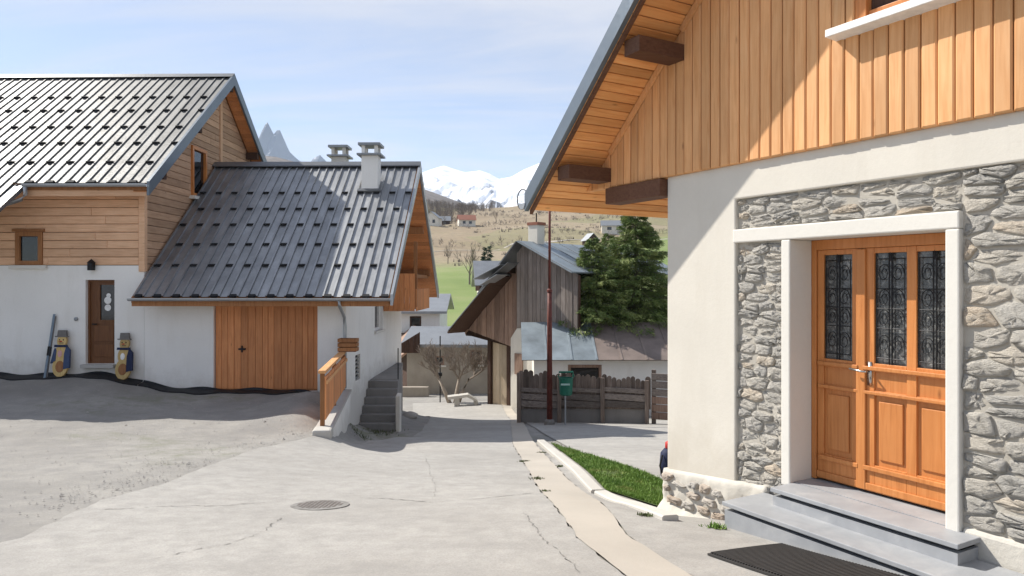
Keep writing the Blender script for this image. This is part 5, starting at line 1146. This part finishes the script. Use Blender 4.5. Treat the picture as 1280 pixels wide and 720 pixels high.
def lone_bare(px, py, Y, h, label):
    x = (px-CX)/FPX*Y; z = H(x, Y); T = thing('bare_tree', label, 'tree', (x, Y, z)); MB().tube([(x, Y, z-.3), (x, Y, z+h*.35)], [.03*h, .02*h], 6).build('trunk', 'twig', T); m = MB()
    for _ in range(5): bare_tree(None, (x, Y, z+h*random.uniform(.2, .36)), (random.uniform(-.7, .7), random.uniform(-.5, .5), 1), h*.32, .012*h, 3, m, .6, 2, (3, 4), .7, .004*h)
    m.build('crown', 'twig', T)
lone_bare(587, 330, 185, 10, 'broad leafless tree alone in the meadow behind the barn'); lone_bare(560, 320, 260, 7, 'small leafless tree at the upper edge of the green meadow'); lone_bare(680, 290, 330, 9, 'leafless tree on the dry hillside right of the barn chimney'); lone_bare(620, 275, 520, 10, 'leafless tree on the dry slope under the snowy mountains')
spruce((609-640)/890*180, 180, at(609, 308, 180).z, 2.0, 'spruce_tree', 'small dark conifer in the meadow beside the leafless tree', H((609-640)/890*180, 180)+.5, 60, 40, None, 'conifer_far', 1.1)
# bare wood on the ridge: one far-off mass
vs, fs = [], []
for _ in range(900):
    Y = random.uniform(540, 1000); px = random.uniform(440, 622+40*(Y-540)/460*random.random()); x = (px-CX)/FPX*Y
    if px > 575+(Y-540)*.12: continue
    z = H(x, Y); h = random.uniform(9, 17); k = len(vs)
    h *= .8; vs += [(x-.12, Y, z-1), (x+.12, Y, z-1), (x, Y, z+h*.9)]; fs.append((k, k+1, k+2))
    for _ in range(70):
        b = Vector((x+random.gauss(0, h*.05), Y+random.gauss(0, h*.05), z+h*random.uniform(.05, .7))); d = Vector((random.gauss(0, .7), random.gauss(0, .7), random.uniform(.2, 1))).normalized()*h*random.uniform(.2, .42); wv = Vector((random.uniform(-1, 1), random.uniform(-1, 1), 0))*h*.011; k = len(vs)
        vs += [b-wv, b+wv, b+d]; fs.append((k, k+1, k+2))
o = MB().add(vs, fs).build('bare_wood', 'far_wood'); tag(o, 'brown leafless wood covering the ridge below the snowy mountains', 'wood', kind='stuff')
# scattered shrubs on the slope (uncountable scrub)
vs, fs = [], []
for _ in range(900):
    Y = random.uniform(240, 900); px = random.uniform(520, 900); x = (px-CX)/FPX*Y; z = H(x, Y); h = random.uniform(.5, 2.2)*(1.6 if random.random() < .1 else 1)
    if math.sin(x*.045+1.3*math.sin(Y*.02))+math.sin(Y*.031+x*.02) < random.uniform(-.6, .9): continue
    for _ in range(14):
        b = Vector((x+random.gauss(0, h*.5), Y+random.gauss(0, h*.5), z)); d = Vector((random.gauss(0, .4), random.gauss(0, .4), 1)).normalized()*h*random.uniform(.5, 1); wv = Vector((random.uniform(-1, 1), random.uniform(-1, 1), 0))*h*.12; k = len(vs); vs += [b-wv, b+wv, b+d]; fs.append((k, k+1, k+2))
for x0, Y0_, x1, Y1_, n_ in ((-60, 330, 30, 350, 26), (-90, 480, 10, 520, 40), (20, 400, 130, 430, 36), (-40, 640, 90, 690, 50), (30, 560, 160, 600, 40)):     # hedgerows along the field edges
    for i in range(n_):
        x = x0+(x1-x0)*(i+random.random())/n_; Y = Y0_+(Y1_-Y0_)*i/n_+random.gauss(0, 4); z = H(x, Y); h = random.uniform(2, 7)
        for _ in range(26):
            b = Vector((x+random.gauss(0, h*.12), Y+random.gauss(0, h*.12), z+h*random.uniform(0, .5))); d = Vector((random.gauss(0, .6), random.gauss(0, .6), random.uniform(.3, 1))).normalized()*h*random.uniform(.25, .5); wv = Vector((random.uniform(-1, 1), random.uniform(-1, 1), 0))*h*.03; k = len(vs); vs += [b-wv, b+wv, b+d]; fs.append((k, k+1, k+2))
o = MB().add(vs, fs).build('hillside_scrub', 'far_wood'); tag(o, 'brown scrub scattered over the dry hillside', 'scrub', kind='stuff')
tp = [((px-CX)/FPX*Y, Y) for px, Y in ((520, 300), (560, 310), (610, 318), (640, 345), (700, 350), (790, 380), (880, 400))]
drape('hillside_track', tp, [(x+.3, y+3.2) for x, y in tp], 90, 3, .12, 'strip')
# ------------------------------------------------------------------ mountains
def mountain(name, sil, Y0, near, far, mat, rough, seed, foot=0., nx=260, ny=80):
    rs = np.random.RandomState(seed); pxs = np.array([s[0] for s in sil], float); pys = np.array([s[1] for s in sil], float)
    p = np.linspace(pxs[0], pxs[-1], nx); crest = (CY-np.interp(p, pxs, pys))/FPX*Y0+CZ; x = (p-CX)/FPX*Y0
    Yv = np.r_[np.linspace(Y0-near, Y0, ny), np.linspace(Y0, Y0+far, 20)[1:]]
    tt = np.clip(1-np.abs(Yv-Y0)/np.where(Yv < Y0, near, far), 0, 1)
    X = np.repeat(x[None], len(Yv), 0); Y = np.repeat(Yv[:, None], nx, 1); Zm = foot+(crest[None]-foot)*tt[:, None]**.9
    nse = 0; amp = 1; L = 1500.
    for o_ in range(6):
        a, b, c, d = rs.uniform(-1, 1, 4); f1 = np.abs(np.sin((X*1+Y*a*.6)/L*2*math.pi+c*6)+.6*np.sin((X*b+Y)/L*2*math.pi*1.3+d*6)); nse = nse+amp*(f1-.7); amp *= .55; L *= .52
    Zm = Zm+nse*rough*np.clip(1-tt[:, None], 0.02, 1)*np.clip(tt[:, None]*3, 0, 1)
    o = grid_mesh(name, X, Y, Zm, mat, False); o['kind'] = 'structure'; return o
mountain('snow_mountain', [(380, 245), (430, 232), (480, 222), (528, 216), (545, 210), (556, 207), (568, 211), (582, 215), (600, 213), (612, 217), (624, 224), (640, 221), (655, 212), (672, 205), (690, 197), (720, 184), (760, 170), (820, 190), (900, 200), (1000, 240), (1100, 250)], 5200, 2600, 2500, 'snow', 150, 3, 60)
mountain('rocky_peaks', [(60, 235), (150, 215), (240, 190), (290, 205), (318, 186), (325, 172), (330, 158), (334, 152), (338, 160), (342, 168), (346, 163), (350, 163), (356, 178), (362, 190), (374, 201), (386, 206), (392, 198), (400, 194), (407, 201), (414, 207), (440, 209), (452, 204), (464, 198), (478, 203), (500, 212), (540, 222), (600, 240)], 7200, 1500, 2500, 'rock', 260, 9, 60, 420, 90)
mountain('foothill', [(100, 200), (200, 190), (300, 192), (345, 196), (375, 204), (410, 212), (450, 218), (500, 226), (540, 240), (600, 262)], 2300, 1200, 900, 'far_wood', 20, 21, 40)
# ------------------------------------------------------------------ haze
hz_ = MB().box((0, 3900, 640), (1, 0, 0), (0, 1, 0), Z, 14000, 12200, 1500).build('haze', None, loc=(0, 3900, 0)); hz_['kind'] = 'stuff'; hz_['label'] = 'pale blue air between the village and the far peaks'; hz_['category'] = 'haze'
hm = bpy.data.materials.new('haze'); hm.use_nodes = True; hm.node_tree.nodes.clear(); ho_ = hm.node_tree.nodes.new('ShaderNodeOutputMaterial'); pv = hm.node_tree.nodes.new('ShaderNodeVolumePrincipled')
pv.inputs['Density'].default_value = 5e-5; pv.inputs['Color'].default_value = (.66, .80, 1, 1); pv.inputs['Anisotropy'].default_value = .2
hm.node_tree.links.new(pv.outputs[0], ho_.inputs['Volume']); hz_.data.materials.append(hm)
